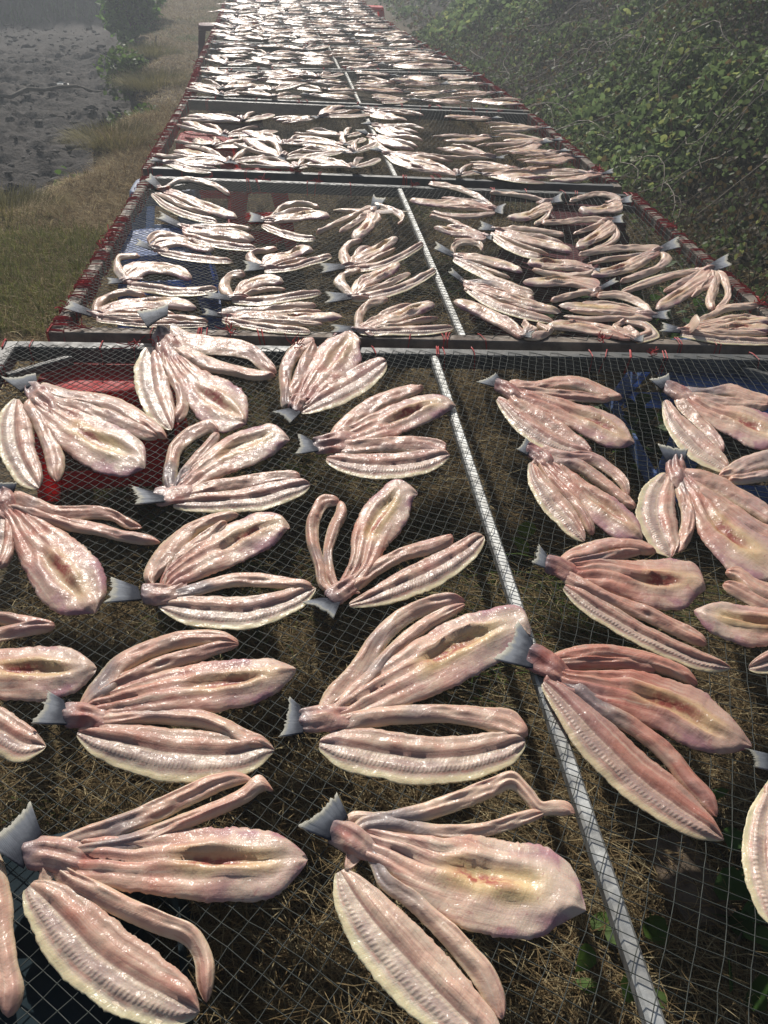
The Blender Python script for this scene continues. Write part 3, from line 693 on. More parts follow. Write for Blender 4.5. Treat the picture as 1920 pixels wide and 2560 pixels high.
# stone and leaf on the ground under the nearest net
g = np.random.default_rng(9)
V = np.array([(x, y, z) for z in (0, .045) for (x, y) in ((-.05, -.08), (.045, -.085), (.055, .0), (.045, .08), (-.045, .085), (-.058, .01))])+g.normal(0, .004, (12, 3))
o = MB().add(V, [(5, 4, 3, 2, 1, 0), (6, 7, 8, 9, 10, 11)]+[(i, (i+1) % 6, (i+1) % 6+6, i+6) for i in range(6)]).build('broken_brick', plain('brick', (.17, .125, .085), .9, col2=(.10, .075, .05), scale=20, bump=.004))
o.location = (.67, .66, -.022); o.rotation_euler = (.1, .12, .2); tag(o, 'broken brown brick lying in the straw right of the bar', 'brick')
def leaf_plant(label, spots, size, seed, col):
    g = np.random.default_rng(seed); p = np.array([(x, y, float(height(x, y))+z) for x, y, z in spots])
    c = p.mean(0); c[2] = 0; o = empty('leafy_weed', c); mb = MB()
    for q_ in p-c: mb.tube([(0, 0, -.01), q_*.5+np.array([0, 0, .01]), q_], .0015, 4)
    tag(mb.build('stems', MAT['bark'], o), kind='stuff')
    tag(link('foliage', leaves('foliage', p-c, g.uniform(.8, 1.2, len(p))*size, np.array(col)*g.uniform(.7, 1.2, (len(p), 1)), seed, .5), MAT['leaf'], o), kind='stuff'); tag(o, label, 'weed', 'green weeds under the nearest net'); return o
leaf_plant('bright yellow-green leaf under the net right of the bar', [(.58, 1.60, .05), (.60, 1.61, .05), (.59, 1.59, .04)], .05, 1, (.22, .33, .04))
leaf_plant('broad leafed green weed under the net at the lower right', [(.80+.08*g.normal(), .58+.10*g.normal(), .03+.05*g.random()) for _ in range(22)], .06, 2, (.05, .11, .025))
leaf_plant('small green weed close to the bar at the bottom', [(.50+.03*g.normal(), .54+.04*g.normal(), .02+.05*g.random()) for _ in range(8)], .05, 3, (.09, .16, .03))
leaf_plant('green weed under the blue stool side of the nearest rack', [(1.1+.10*g.normal(), 2.1+.12*g.normal(), .04+.08*g.random()) for _ in range(40)], .06, 4, (.07, .13, .03))
leaf_plant('green weed showing through the right part of the second net', [(1.4+.15*g.normal(), 3.0+.25*g.normal(), .05+.10*g.random()) for _ in range(90)], .06, 5, (.07, .14, .03))

# ------------------------------------------------------------------ fish
FISH_NEAR = [["large cream and pink split fish at the lower left, one strip curling round its fillet",0.45,[[-0.377,0.6017],[-0.4001,0.6446],[-0.4444,0.5853],[-0.3885,0.5541]],[["K",[[-0.4022,0.6002,-0.3863,0.5508],[-0.3748,0.5998,-0.366,0.5509],[-0.3337,0.593,-0.3312,0.5393],[-0.2944,0.5833,-0.2945,0.5275]]],
["S",[[-0.3365,0.6064,-0.3217,0.5768],[-0.2882,0.6233,-0.2715,0.5899],[-0.2468,0.6396,-0.2307,0.6094],[-0.1977,0.6629,-0.1831,0.6333],[-0.1481,0.6841,-0.1378,0.6542],[-0.1108,0.6831,-0.1087,0.6618],[-0.0953,0.6763,-0.097,0.6612]]],
["S",[[-0.2531,0.6016,-0.2383,0.5725],[-0.2072,0.6167,-0.1955,0.5917],[-0.161,0.6338,-0.1501,0.61],[-0.1144,0.6558,-0.1023,0.6321],[-0.0849,0.6773,-0.0802,0.6486],[-0.0627,0.6527,-0.0683,0.6439]]],
["B",[[-0.367,0.5958,-0.3592,0.5442],[-0.3058,0.5947,-0.2967,0.5242],[-0.2454,0.592,-0.235,0.5118],[-0.1849,0.5977,-0.1742,0.4982],[-0.1218,0.5965,-0.1153,0.4907],[-0.0767,0.5879,-0.0686,0.4916],[-0.0458,0.5769,-0.0381,0.506],[-0.018,0.5599,-0.0163,0.5211]]],
["F",[[-0.3681,0.5455,-0.3862,0.5213],[-0.3292,0.5293,-0.3659,0.4861],[-0.2856,0.5026,-0.337,0.4453],[-0.2442,0.4678,-0.2913,0.4036],[-0.2104,0.4448,-0.2462,0.3745],[-0.1756,0.417,-0.2009,0.3579],[-0.153,0.3955,-0.1681,0.3523],[-0.141,0.3797,-0.1478,0.3554]]],
["S",[[-0.3225,0.5476,-0.3289,0.5234],[-0.2826,0.5274,-0.2905,0.5014],[-0.2382,0.5033,-0.2461,0.4777],[-0.1955,0.482,-0.2033,0.4582],[-0.1531,0.459,-0.1681,0.4418],[-0.133,0.4243,-0.1551,0.4202],[-0.1297,0.396,-0.1512,0.3967],[-0.1307,0.3762,-0.1439,0.3766]]]]],
["large yellowish split fish at the bottom, its thin strip kinked beside the bar",0.25,[[0.0401,0.5951],[0.0256,0.6276],[-0.0312,0.5744],[0.016,0.5608]],[["K",[[0.0228,0.5965,0.0076,0.5629],[0.0479,0.5865,0.0263,0.5493],[0.0693,0.5674,0.0472,0.535],[0.089,0.5512,0.0692,0.5216]]],
["S",[[0.0383,0.6005,0.0383,0.583],[0.0905,0.602,0.0904,0.5809],[0.1393,0.6091,0.1412,0.5809],[0.1902,0.6225,0.1943,0.5926],[0.245,0.6386,0.248,0.6097],[0.2919,0.6478,0.2817,0.6199],[0.3114,0.6176,0.2928,0.6036],[0.3204,0.5969,0.3065,0.5785],[0.3411,0.5984,0.3324,0.5737],[0.3626,0.5927,0.349,0.5694],[0.3677,0.5808,0.3573,0.5693]]],
["S",[[0.0572,0.5956,0.0569,0.5679],[0.1118,0.5969,0.1063,0.5659],[0.1468,0.58,0.1399,0.5567],[0.1865,0.5738,0.1829,0.55],[0.2343,0.5736,0.234,0.5532],[0.2864,0.5856,0.2869,0.565],[0.3222,0.5904,0.3217,0.5729]]],
["B",[[0.0641,0.5796,0.0474,0.5433],[0.1155,0.5644,0.0874,0.5124],[0.1681,0.5565,0.1236,0.4705],[0.2179,0.5567,0.1631,0.4409],[0.262,0.5421,0.2055,0.4216],[0.2954,0.5337,0.2422,0.4125],[0.3246,0.5144,0.2702,0.4136],[0.3424,0.4846,0.2956,0.4225],[0.3428,0.4474,0.3296,0.433]]],
["S",[[0.0813,0.5368,0.0636,0.5302],[0.0909,0.5108,0.0737,0.4977],[0.1244,0.4828,0.1068,0.466],[0.1598,0.4452,0.1385,0.429],[0.1853,0.4127,0.1606,0.3972],[0.205,0.3839,0.1762,0.3708],[0.2128,0.3551,0.1857,0.3478],[0.2136,0.3316,0.192,0.3274]]],
["F",[[0.0362,0.5263,0.0141,0.5159],[0.0667,0.4994,0.0167,0.4731],[0.0974,0.4668,0.034,0.4268],[0.131,0.43,0.0619,0.3826],[0.1589,0.3938,0.0922,0.3471],[0.1813,0.3588,0.1254,0.3187],[0.2019,0.321,0.1627,0.2953],[0.2038,0.2999,0.1809,0.2876]]]]],
["pink and grey split fish on the left with dark tail and ribbed fillet",0.55,[[-0.4001,0.8315],[-0.4264,0.8449],[-0.4357,0.7806],[-0.3805,0.7833]],[["K",[[-0.4014,0.8293,-0.3901,0.7796],[-0.3747,0.8275,-0.3668,0.7781],[-0.3455,0.821,-0.3372,0.7717],[-0.3188,0.8215,-0.3077,0.7719]]],
["S",[[-0.3779,0.8355,-0.3588,0.8143],[-0.362,0.8825,-0.325,0.8443],[-0.3392,0.9256,-0.3112,0.8882],[-0.2927,0.9587,-0.2755,0.9179],[-0.2285,0.9796,-0.2193,0.9383],[-0.1645,0.9745,-0.1637,0.9414],[-0.13,0.9554,-0.1327,0.9344]]],
["S",[[-0.342,0.8716,-0.3281,0.8443],[-0.3129,0.8917,-0.2968,0.8593],[-0.2627,0.9212,-0.2501,0.889],[-0.2053,0.9379,-0.1958,0.9069],[-0.1621,0.9518,-0.1554,0.9251],[-0.1327,0.9516,-0.1297,0.9326]]],
["B",[[-0.3677,0.8357,-0.35,0.7906],[-0.3223,0.8586,-0.3004,0.7939],[-0.2603,0.8867,-0.2355,0.7917],[-0.1853,0.9025,-0.1647,0.7958],[-0.1282,0.9038,-0.11,0.8061],[-0.0774,0.9029,-0.0625,0.8291],[-0.0341,0.8904,-0.0286,0.8605]]],
["S",[[-0.3445,0.8096,-0.3372,0.7782],[-0.3095,0.8095,-0.3019,0.778],[-0.2665,0.8135,-0.2609,0.7817],[-0.2211,0.8093,-0.2194,0.7757],[-0.1745,0.7989,-0.1781,0.7668],[-0.1343,0.7783,-0.1439,0.7472],[-0.0978,0.7541,-0.1072,0.7234],[-0.075,0.7405,-0.0802,0.7167]]],
["F",[[-0.3668,0.7838,-0.3684,0.7597],[-0.3285,0.7851,-0.3309,0.7246],[-0.2822,0.7801,-0.2829,0.6991],[-0.2267,0.7703,-0.2247,0.677],[-0.1744,0.7606,-0.1663,0.6706],[-0.1214,0.7524,-0.1095,0.6785],[-0.0804,0.7433,-0.0745,0.7017],[-0.0641,0.7295,-0.0662,0.7092]]]]],
["pale pink split fish left of the bar, its belly flap reaching the bar",0.4,[[-0.0243,0.7928],[-0.0427,0.8098],[-0.0581,0.7377],[-0.0211,0.742]],[["K",[[-0.0296,0.7894,-0.0267,0.745],[0.0031,0.7931,0.006,0.7441],[0.0322,0.798,0.0356,0.7444],[0.0698,0.8021,0.0721,0.748]]],
["S",[[0.0154,0.8245,0.0478,0.7856],[0.0566,0.8759,0.0891,0.8415],[0.0918,0.9345,0.1189,0.9043],[0.1346,0.9863,0.1513,0.9489],[0.1956,1.0232,0.2009,0.9833],[0.2533,1.0329,0.2507,0.9965],[0.2845,1.025,0.2801,1.0007]]],
["S",[[0.0815,0.8666,0.1023,0.8383],[0.1295,0.9187,0.1437,0.8945],[0.1773,0.9623,0.1877,0.9336],[0.2354,1.0001,0.2418,0.9703],[0.2797,1.018,0.2827,0.9955]]],
["B",[[0.0255,0.8051,0.043,0.7552],[0.0761,0.8486,0.1004,0.7706],[0.1558,0.9093,0.1839,0.7989],[0.246,0.9656,0.2687,0.8371],[0.3187,0.9887,0.3242,0.8714],[0.3873,0.9822,0.3643,0.9033],[0.3951,0.9281,0.3702,0.9095]]],
["S",[[0.0323,0.7797,0.0348,0.7444],[0.0852,0.7877,0.0852,0.7474],[0.1462,0.7861,0.1429,0.75],[0.2074,0.781,0.2003,0.747],[0.2684,0.7707,0.2548,0.7317],[0.317,0.7589,0.2895,0.7114],[0.3386,0.7252,0.3161,0.6975]]],
["F",[[0.0067,0.7415,0.0002,0.7089],[0.046,0.7493,0.0311,0.6807],[0.1039,0.741,0.0842,0.6572],[0.1704,0.7241,0.1549,0.6401],[0.2291,0.7198,0.2235,0.6432],[0.2774,0.722,0.2791,0.6578],[0.3201,0.7234,0.3229,0.6832]]]]],
["deep pink split fish with its tail lying across the middle of the bar",0.95,[[0.3808,0.8968],[0.3631,0.9455],[0.3036,0.868],[0.3659,0.8372]],[["K",[[0.3826,0.8962,0.3502,0.8463],[0.4069,0.8754,0.373,0.8275],[0.4221,0.8553,0.3892,0.8146],[0.4422,0.8353,0.4053,0.7922]]],
["S",[[0.4247,0.8803,0.4208,0.8545],[0.4659,0.894,0.4573,0.8521],[0.5151,0.8939,0.5016,0.857],[0.564,0.8808,0.5438,0.843],[0.608,0.8601,0.586,0.8265],[0.6404,0.8333,0.618,0.8076],[0.6518,0.8041,0.6356,0.7893]]],
["S",[[0.4487,0.8603,0.4428,0.8349],[0.4992,0.8611,0.492,0.8381],[0.5524,0.8551,0.5422,0.8324],[0.5893,0.8408,0.5784,0.8212]]],
["B",[[0.4274,0.8376,0.4043,0.791],[0.4751,0.8321,0.4421,0.7623],[0.5394,0.8327,0.4889,0.7365],[0.5994,0.8116,0.5317,0.7129],[0.6456,0.7846,0.5595,0.6885],[0.6646,0.7392,0.5955,0.6657],[0.6793,0.7074,0.6383,0.6575],[0.6876,0.6838,0.6693,0.6605]]],
["S",[[0.4461,0.8029,0.4181,0.7743],[0.4694,0.7688,0.4435,0.7391],[0.5046,0.7379,0.4804,0.7106],[0.5318,0.7034,0.5052,0.6801],[0.5552,0.6627,0.5254,0.6422],[0.5663,0.6256,0.5349,0.606],[0.5783,0.5963,0.5488,0.5797],[0.5788,0.5631,0.5566,0.5533]]],
["F",[[0.3902,0.8212,0.3683,0.8017],[0.4176,0.7931,0.3772,0.7601],[0.4514,0.749,0.3902,0.701],[0.4833,0.6993,0.4138,0.6442],[0.5089,0.6533,0.4427,0.5979],[0.5347,0.6154,0.474,0.5628],[0.5531,0.578,0.506,0.5375],[0.564,0.547,0.5364,0.5227],[0.5695,0.5303,0.5545,0.5167]]]]],
["fish cut by the right edge of the picture, only its cream fillet margin showing",0.3,[[0.7473,0.6399],[0.7692,0.6722],[0.7357,0.6745],[0.7255,0.6414]],[["K",[[0.753,0.6369,0.7197,0.6444],[0.7345,0.6071,0.6969,0.6125],[0.7203,0.5785,0.6786,0.5815]]],
["F",[[0.7034,0.6152,0.6864,0.6233],[0.6601,0.5409,0.6122,0.5547],[0.639,0.495,0.5753,0.4947],[0.621,0.4493,0.5634,0.441],[0.6045,0.4079,0.5649,0.4007]]],
["B",[[0.7383,0.6045,0.6921,0.5994],[0.7257,0.5272,0.646,0.5187],[0.7048,0.4644,0.6211,0.4524],[0.6717,0.4143,0.631,0.407]]]]],
["fish cut by the lower left edge, one thick strip tip showing above dark shade",0.5,[[-0.505,0.6817],[-0.4994,0.7039],[-0.5399,0.6916],[-0.5193,0.668]],[["K",[[-0.4967,0.6815,-0.5276,0.6682],[-0.4779,0.6513,-0.5081,0.6381],[-0.4547,0.615,-0.4841,0.6023]]],
["S",[[-0.4572,0.6226,-0.4859,0.6085],[-0.4178,0.5656,-0.4502,0.5557],[-0.3916,0.5119,-0.4276,0.5093],[-0.3781,0.471,-0.4132,0.4694],[-0.3652,0.4389,-0.3943,0.4354],[-0.3491,0.4053,-0.3803,0.4063],[-0.3482,0.377,-0.3725,0.3813]]],
["B",[[-0.4556,0.6122,-0.5001,0.6197],[-0.4226,0.5413,-0.4987,0.5471],[-0.3954,0.4753,-0.469,0.4709],[-0.3876,0.421,-0.4219,0.4169]]]]],
["fish cut by the left edge with a pointed belly flap aimed at the bar",0.6,[[-0.6812,0.9318],[-0.7214,0.96],[-0.7003,0.8887],[-0.6659,0.901]],[["K",[[-0.6912,0.9425,-0.6745,0.8919],[-0.6605,0.9401,-0.6438,0.8847],[-0.6215,0.935,-0.6052,0.8751]]],
["B",[[-0.6395,0.9393,-0.6156,0.869],[-0.5617,0.9506,-0.5296,0.8452],[-0.5044,0.9543,-0.4692,0.8385],[-0.453,0.9563,-0.4184,0.8399],[-0.4077,0.9456,-0.3826,0.8539],[-0.3688,0.9202,-0.3586,0.8793]]],
["S",[[-0.6613,0.9723,-0.63,0.9386],[-0.6264,1.0374,-0.6011,1.0001],[-0.5746,1.0432,-0.5643,1.0117],[-0.523,1.0343,-0.5165,1.0032],[-0.4578,1.0172,-0.4543,0.9966]]],
["S",[[-0.6291,0.9578,-0.6093,0.9289],[-0.592,0.9874,-0.5754,0.9582],[-0.5493,1.003,-0.5346,0.97],[-0.5046,1.0141,-0.4927,0.9825],[-0.4589,1.0149,-0.4516,0.992]]],
["F",[[-0.622,0.8946,-0.6261,0.8544],[-0.5376,0.8493,-0.5466,0.7886],[-0.4776,0.8159,-0.4871,0.7448],[-0.4348,0.7829,-0.4343,0.7236],[-0.4113,0.7619,-0.4063,0.7368]]]]],
["fish at the left edge below the red stool with slit open broad belly flap",0.65,[[-0.6326,1.4014],[-0.6283,1.4208],[-0.6965,1.424],[-0.6771,1.3909]],[["K",[[-0.6381,1.4109,-0.68,1.3945],[-0.6253,1.383,-0.6616,1.3466],[-0.6069,1.3572,-0.6334,1.3064]]],
["S",[[-0.6394,1.4051,-0.6334,1.3569],[-0.5797,1.3811,-0.5748,1.3263],[-0.5284,1.3509,-0.5197,1.3031],[-0.4683,1.3522,-0.4601,1.3118],[-0.4154,1.3388,-0.4148,1.3043],[-0.3709,1.3024,-0.3729,1.2736],[-0.3476,1.2903,-0.3469,1.2677]]],
["S",[[-0.5786,1.3527,-0.575,1.3142],[-0.4951,1.3149,-0.4917,1.2735],[-0.4359,1.2965,-0.433,1.2554],[-0.3756,1.2686,-0.3741,1.2321],[-0.3278,1.2531,-0.3265,1.2203],[-0.3033,1.2388,-0.3031,1.2173]]],
["B",[[-0.611,1.359,-0.6292,1.3201],[-0.5419,1.3025,-0.582,1.2189],[-0.4811,1.2529,-0.5377,1.1362],[-0.4262,1.1943,-0.494,1.0694],[-0.3942,1.1345,-0.4561,1.0347],[-0.3779,1.0805,-0.4274,1.0232],[-0.3835,1.0387,-0.4027,1.0248]]],
["F",[[-0.6181,1.3235,-0.6461,1.3248],[-0.5934,1.2583,-0.6358,1.2666],[-0.5809,1.195,-0.6285,1.2144],[-0.5849,1.1554,-0.6179,1.172]]]]],
["fish lying over the front of the red stool, silvery ribbed fillet at the left edge",0.5,[[-0.7009,1.8739],[-0.7169,1.9258],[-0.8022,1.9126],[-0.7321,1.8375]],[["K",[[-0.718,1.906,-0.7307,1.8439],[-0.683,1.8674,-0.6935,1.7819],[-0.6396,1.8331,-0.6529,1.7306],[-0.5957,1.7742,-0.6157,1.6826]]],
["S",[[-0.6992,1.8922,-0.6874,1.8185],[-0.6153,1.8583,-0.6048,1.7857],[-0.54,1.8428,-0.533,1.7605],[-0.4569,1.7918,-0.4602,1.7117],[-0.3997,1.7289,-0.4101,1.6679],[-0.353,1.6634,-0.3633,1.6203],[-0.3369,1.6326,-0.3431,1.6072]]],
["S",[[-0.6479,1.8278,-0.6392,1.7581],[-0.5515,1.788,-0.5462,1.71],[-0.4722,1.7349,-0.4726,1.6668],[-0.4081,1.6847,-0.4108,1.6246],[-0.3597,1.6404,-0.362,1.6011]]],
["B",[[-0.6791,1.8345,-0.694,1.7778],[-0.6157,1.7795,-0.635,1.6575],[-0.5496,1.7406,-0.5613,1.5642],[-0.4851,1.7002,-0.4965,1.498],[-0.4301,1.6461,-0.4412,1.4659],[-0.3844,1.5856,-0.4036,1.461],[-0.3653,1.5187,-0.3817,1.47]]],
["S",[[-0.6929,1.8134,-0.7116,1.7874],[-0.6428,1.7231,-0.6695,1.691],[-0.5957,1.6235,-0.6257,1.5958],[-0.5616,1.5473,-0.6001,1.5305],[-0.5481,1.4844,-0.5818,1.4795],[-0.5446,1.4472,-0.5633,1.4436]]],
["F",[[-0.7277,1.8101,-0.7521,1.8169],[-0.68,1.714,-0.7601,1.7266],[-0.6545,1.6447,-0.7373,1.6222],[-0.6298,1.5687,-0.6864,1.5162],[-0.5979,1.4947,-0.6332,1.4381],[-0.5793,1.4435,-0.597,1.407]]]]],
["fish with its dark tail propped up on the cross beam above the red stool",0.5,[[-0.4035,2.2124],[-0.4097,2.2796],[-0.5039,2.2606],[-0.449,2.1257]],[["K",[[-0.4164,2.23,-0.4539,2.164],[-0.3823,2.1592,-0.427,2.0763],[-0.348,2.0854,-0.397,1.9991],[-0.3222,2.0054,-0.3682,1.9352]]],
["S",[[-0.3983,2.2534,-0.4112,2.1409],[-0.3485,2.1919,-0.3521,2.0735],[-0.2834,2.1652,-0.2798,2.0508],[-0.2134,2.1436,-0.2145,2.0385],[-0.1528,2.0998,-0.1659,2.0189],[-0.1081,2.0238,-0.1274,1.9612],[-0.076,1.9519,-0.0867,1.9189]]],
["S",[[-0.3467,2.1118,-0.3539,2.0305],[-0.2691,2.0366,-0.2751,1.9566],[-0.2045,1.9934,-0.2073,1.9259],[-0.1406,1.9607,-0.142,1.9001],[-0.0842,1.9387,-0.0845,1.9049]]],
["B",[[-0.3559,2.0647,-0.3859,1.9903],[-0.3022,1.979,-0.3416,1.8794],[-0.242,1.9238,-0.2972,1.7535],[-0.1942,1.8788,-0.2512,1.6753],[-0.1523,1.798,-0.2042,1.6331],[-0.1393,1.7156,-0.1666,1.6369]]],
["S",[[-0.3745,2.0144,-0.3989,1.9834],[-0.3458,1.9305,-0.3698,1.9014],[-0.317,1.8453,-0.3441,1.8298],[-0.3018,1.7464,-0.3345,1.7581],[-0.3118,1.6822,-0.3401,1.7083]]],
["F",[[-0.426,2.1023,-0.4653,2.1031],[-0.3858,1.9905,-0.4721,1.9812],[-0.3646,1.886,-0.4464,1.8446],[-0.3437,1.7955,-0.405,1.737],[-0.3288,1.719,-0.3679,1.6735],[-0.3241,1.6674,-0.3408,1.6465]]]]],
["small grey fish near the cross beam with tail pointing towards the viewer",0.6,[[-0.0546,1.7375],[-0.0877,1.7118],[-0.0455,1.6606],[-0.0164,1.7186]],[["K",[[-0.0535,1.7488,-0.0241,1.7088],[-0.0369,1.8036,-0.0072,1.7536],[-0.017,1.8441,0.0099,1.7864]]],
["S",[[-0.0574,1.7504,-0.0342,1.7596],[-0.0706,1.8404,-0.04,1.8433],[-0.0716,1.9899,-0.0346,1.9628],[-0.0333,2.1134,-0.0072,2.044],[0.0213,2.1677,0.035,2.0965]]],
["S",[[-0.0484,1.7999,-0.0195,1.7821],[-0.0391,1.8929,-0.0037,1.8668],[-0.0189,2.007,0.0165,1.9717],[0.0158,2.1224,0.0395,2.094]]],
["B",[[-0.0305,1.7877,-0.0017,1.7446],[-0.0104,1.8986,0.041,1.8081],[0.0248,2.0441,0.0994,1.879],[0.0793,2.159,0.1467,1.9674],[0.1419,2.2038,0.1613,2.0431],[0.1728,2.1334,0.1565,2.0777]]],
["F",[[-0.0202,1.7463,-0.0125,1.7145],[0.0225,1.8214,0.0417,1.7333],[0.0696,1.8886,0.0956,1.7641],[0.1291,1.9537,0.1562,1.8261],[0.1815,2.0038,0.2035,1.8959],[0.2239,2.0223,0.235,1.9598]]]]],
["fish just left of the bar, second from the cross beam, blue tail to the left",0.6,[[0.007,1.588],[-0.0252,1.6039],[-0.0279,1.5066],[0.0312,1.5398]],[["K",[[0.0096,1.5981,0.0123,1.5288],[0.0494,1.6092,0.0525,1.5313],[0.0869,1.6226,0.0898,1.54],[0.1396,1.636,0.1402,1.5521]]],
["S",[[0.0556,1.6281,0.078,1.5775],[0.1122,1.7287,0.1351,1.6589],[0.1835,1.8051,0.1954,1.7302],[0.2549,1.8447,0.2563,1.776],[0.3156,1.8517,0.3134,1.8059]]],
["B",[[0.072,1.6258,0.0825,1.5459],[0.1472,1.6931,0.1607,1.5689],[0.2232,1.7515,0.234,1.6089],[0.3066,1.7933,0.3056,1.6549],[0.3683,1.7798,0.3582,1.6957],[0.3896,1.7495,0.3816,1.7138]]],
["S",[[0.0821,1.585,0.0807,1.5238],[0.15,1.5866,0.1467,1.5291],[0.2194,1.5881,0.2123,1.5304],[0.2889,1.5788,0.2749,1.5141],[0.3375,1.5534,0.3208,1.4947]]],
["F",[[0.0454,1.5363,0.0374,1.495],[0.095,1.5285,0.0828,1.4491],[0.1684,1.5221,0.1579,1.4231],[0.2423,1.5249,0.2361,1.4254],[0.2975,1.5322,0.295,1.4514],[0.3344,1.523,0.3328,1.4841]]]]],
["fish between the red stool and the bar, a looped strip standing up at its back",0.45,[[-0.3453,1.3967],[-0.3913,1.4074],[-0.3633,1.3229],[-0.2965,1.3605]],[["K",[[-0.3429,1.4136,-0.3283,1.3458],[-0.3071,1.4224,-0.2923,1.3507],[-0.281,1.4268,-0.2608,1.3607],[-0.2508,1.4552,-0.2268,1.3905]]],
["S",[[-0.326,1.4386,-0.295,1.4305],[-0.3306,1.5149,-0.2984,1.5023],[-0.3276,1.5955,-0.2969,1.5596],[-0.2921,1.6671,-0.2694,1.6111],[-0.2411,1.6978,-0.2366,1.6425],[-0.2105,1.6525,-0.2226,1.6204]]],
["S",[[-0.2947,1.4757,-0.2717,1.4454],[-0.2747,1.5322,-0.2515,1.5001],[-0.2478,1.6004,-0.2268,1.5691],[-0.226,1.6512,-0.2073,1.6217]]],
["B",[[-0.2938,1.4442,-0.2629,1.3872],[-0.2585,1.5214,-0.2191,1.4343],[-0.2023,1.6121,-0.1592,1.4758],[-0.1391,1.656,-0.1066,1.5087],[-0.0786,1.669,-0.0683,1.553],[-0.0421,1.6187,-0.0462,1.5775]]],
["S",[[-0.2605,1.4141,-0.2511,1.3714],[-0.2012,1.4338,-0.1936,1.39],[-0.1355,1.4514,-0.1289,1.4023],[-0.0723,1.4651,-0.0693,1.4193],[-0.0186,1.4582,-0.0189,1.4215]]],
["F",[[-0.296,1.3731,-0.2911,1.3396],[-0.2461,1.3878,-0.239,1.329],[-0.1827,1.3956,-0.1749,1.3239],[-0.1155,1.4118,-0.1042,1.3271],[-0.0556,1.431,-0.0441,1.3539],[-0.0012,1.4336,0.0043,1.39]]]]],
["fish with dark pleated tail and yellowish belly flap, third row left of the bar",0.4,[[-0.3254,1.0931],[-0.3794,1.1121],[-0.3717,1.0364],[-0.3138,1.0582]],[["K",[[-0.3194,1.1022,-0.3139,1.0522],[-0.2866,1.0985,-0.2783,1.0458],[-0.2728,1.0982,-0.2514,1.056],[-0.2542,1.1309,-0.2266,1.091]]],
["S",[[-0.3219,1.1262,-0.2972,1.1032],[-0.3123,1.1964,-0.2712,1.1521],[-0.2844,1.2544,-0.2497,1.2058],[-0.2483,1.2941,-0.23,1.2533],[-0.199,1.3221,-0.1894,1.2835],[-0.1537,1.3267,-0.1493,1.2986]]],
["S",[[-0.2729,1.1872,-0.2566,1.1581],[-0.2468,1.2246,-0.2273,1.1885],[-0.2172,1.2588,-0.1992,1.2247],[-0.1805,1.2988,-0.1673,1.273]]],
["B",[[-0.2868,1.1283,-0.2617,1.0845],[-0.2552,1.1897,-0.217,1.1125],[-0.2128,1.2459,-0.1687,1.1363],[-0.1576,1.2908,-0.1189,1.1735],[-0.104,1.3157,-0.0802,1.2042],[-0.055,1.2997,-0.0527,1.2374],[-0.0393,1.2738,-0.0471,1.2461]]],
["S",[[-0.2537,1.0883,-0.2441,1.0579],[-0.2006,1.1144,-0.1909,1.0765],[-0.1469,1.1286,-0.1425,1.0891],[-0.087,1.1219,-0.0882,1.0829],[-0.0421,1.106,-0.0452,1.0741],[0.0019,1.0937,-0.002,1.0622]]],
["F",[[-0.2837,1.0623,-0.2837,1.0386],[-0.2409,1.069,-0.2401,1.0037],[-0.1833,1.066,-0.1795,0.9826],[-0.1199,1.0622,-0.1096,0.9786],[-0.0642,1.07,-0.0485,1.0054],[-0.0153,1.0861,-0.0027,1.0454],[0.0035,1.086,0.0096,1.0689]]]]],
["star shaped splayed fish against the bar, thin loop left, tail towards the viewer",0.55,[[0.0121,1.0408],[-0.0206,1.0244],[0.0353,0.9796],[0.0501,1.0263]],[["K",[[0.0176,1.0569,0.0368,1.0135],[0.0423,1.08,0.0607,1.0351],[0.0591,1.0909,0.0806,1.0551],[0.0778,1.1222,0.1018,1.0922]]],
["S",[[0.0212,1.0669,0.0396,1.0755],[0.0041,1.1404,0.0259,1.1501],[-0.0103,1.2162,0.016,1.219],[-0.0034,1.3029,0.0219,1.2862],[0.0299,1.3657,0.041,1.3266],[0.0671,1.3598,0.0638,1.3229]]],
["S",[[0.0327,1.0812,0.0501,1.0857],[0.0221,1.1726,0.0424,1.1721],[0.0348,1.2522,0.058,1.239],[0.0559,1.3213,0.0785,1.3109],[0.0566,1.3424,0.0747,1.3468]]],
["B",[[0.0524,1.092,0.0788,1.0595],[0.0741,1.1455,0.1171,1.1089],[0.0825,1.2212,0.1466,1.1733],[0.1094,1.309,0.1782,1.2207],[0.1516,1.3733,0.2063,1.2672],[0.2081,1.4141,0.2223,1.3181],[0.2421,1.3741,0.2342,1.3403]]],
["S",[[0.0678,1.0875,0.0807,1.0578],[0.1167,1.1367,0.1279,1.1013],[0.1787,1.1776,0.184,1.1374],[0.2394,1.1985,0.2409,1.1535],[0.2904,1.2169,0.2915,1.174]]],
["F",[[0.066,1.0343,0.0683,1.0164],[0.1123,1.0653,0.1192,1.0174],[0.1647,1.1038,0.1773,1.0317],[0.2314,1.146,0.2469,1.0668],[0.2937,1.1845,0.3108,1.1182],[0.3492,1.2176,0.3599,1.1814]]]]],
["slim pink fish nearest the cross beam on the right of the bar",0.65,[[0.5344,1.8746],[0.5254,1.894],[0.4647,1.8591],[0.5107,1.8248]],[["K",[[0.5279,1.876,0.5038,1.8212],[0.5575,1.8525,0.5254,1.7832],[0.5796,1.8319,0.5427,1.7515],[0.6047,1.8057,0.5685,1.7255]]],
["S",[[0.5596,1.8698,0.5447,1.8043],[0.6299,1.8677,0.6163,1.8023],[0.7118,1.8998,0.692,1.8194],[0.7819,1.8901,0.7497,1.8119],[0.8253,1.8333,0.7944,1.7728],[0.8597,1.7873,0.8413,1.7513]]],
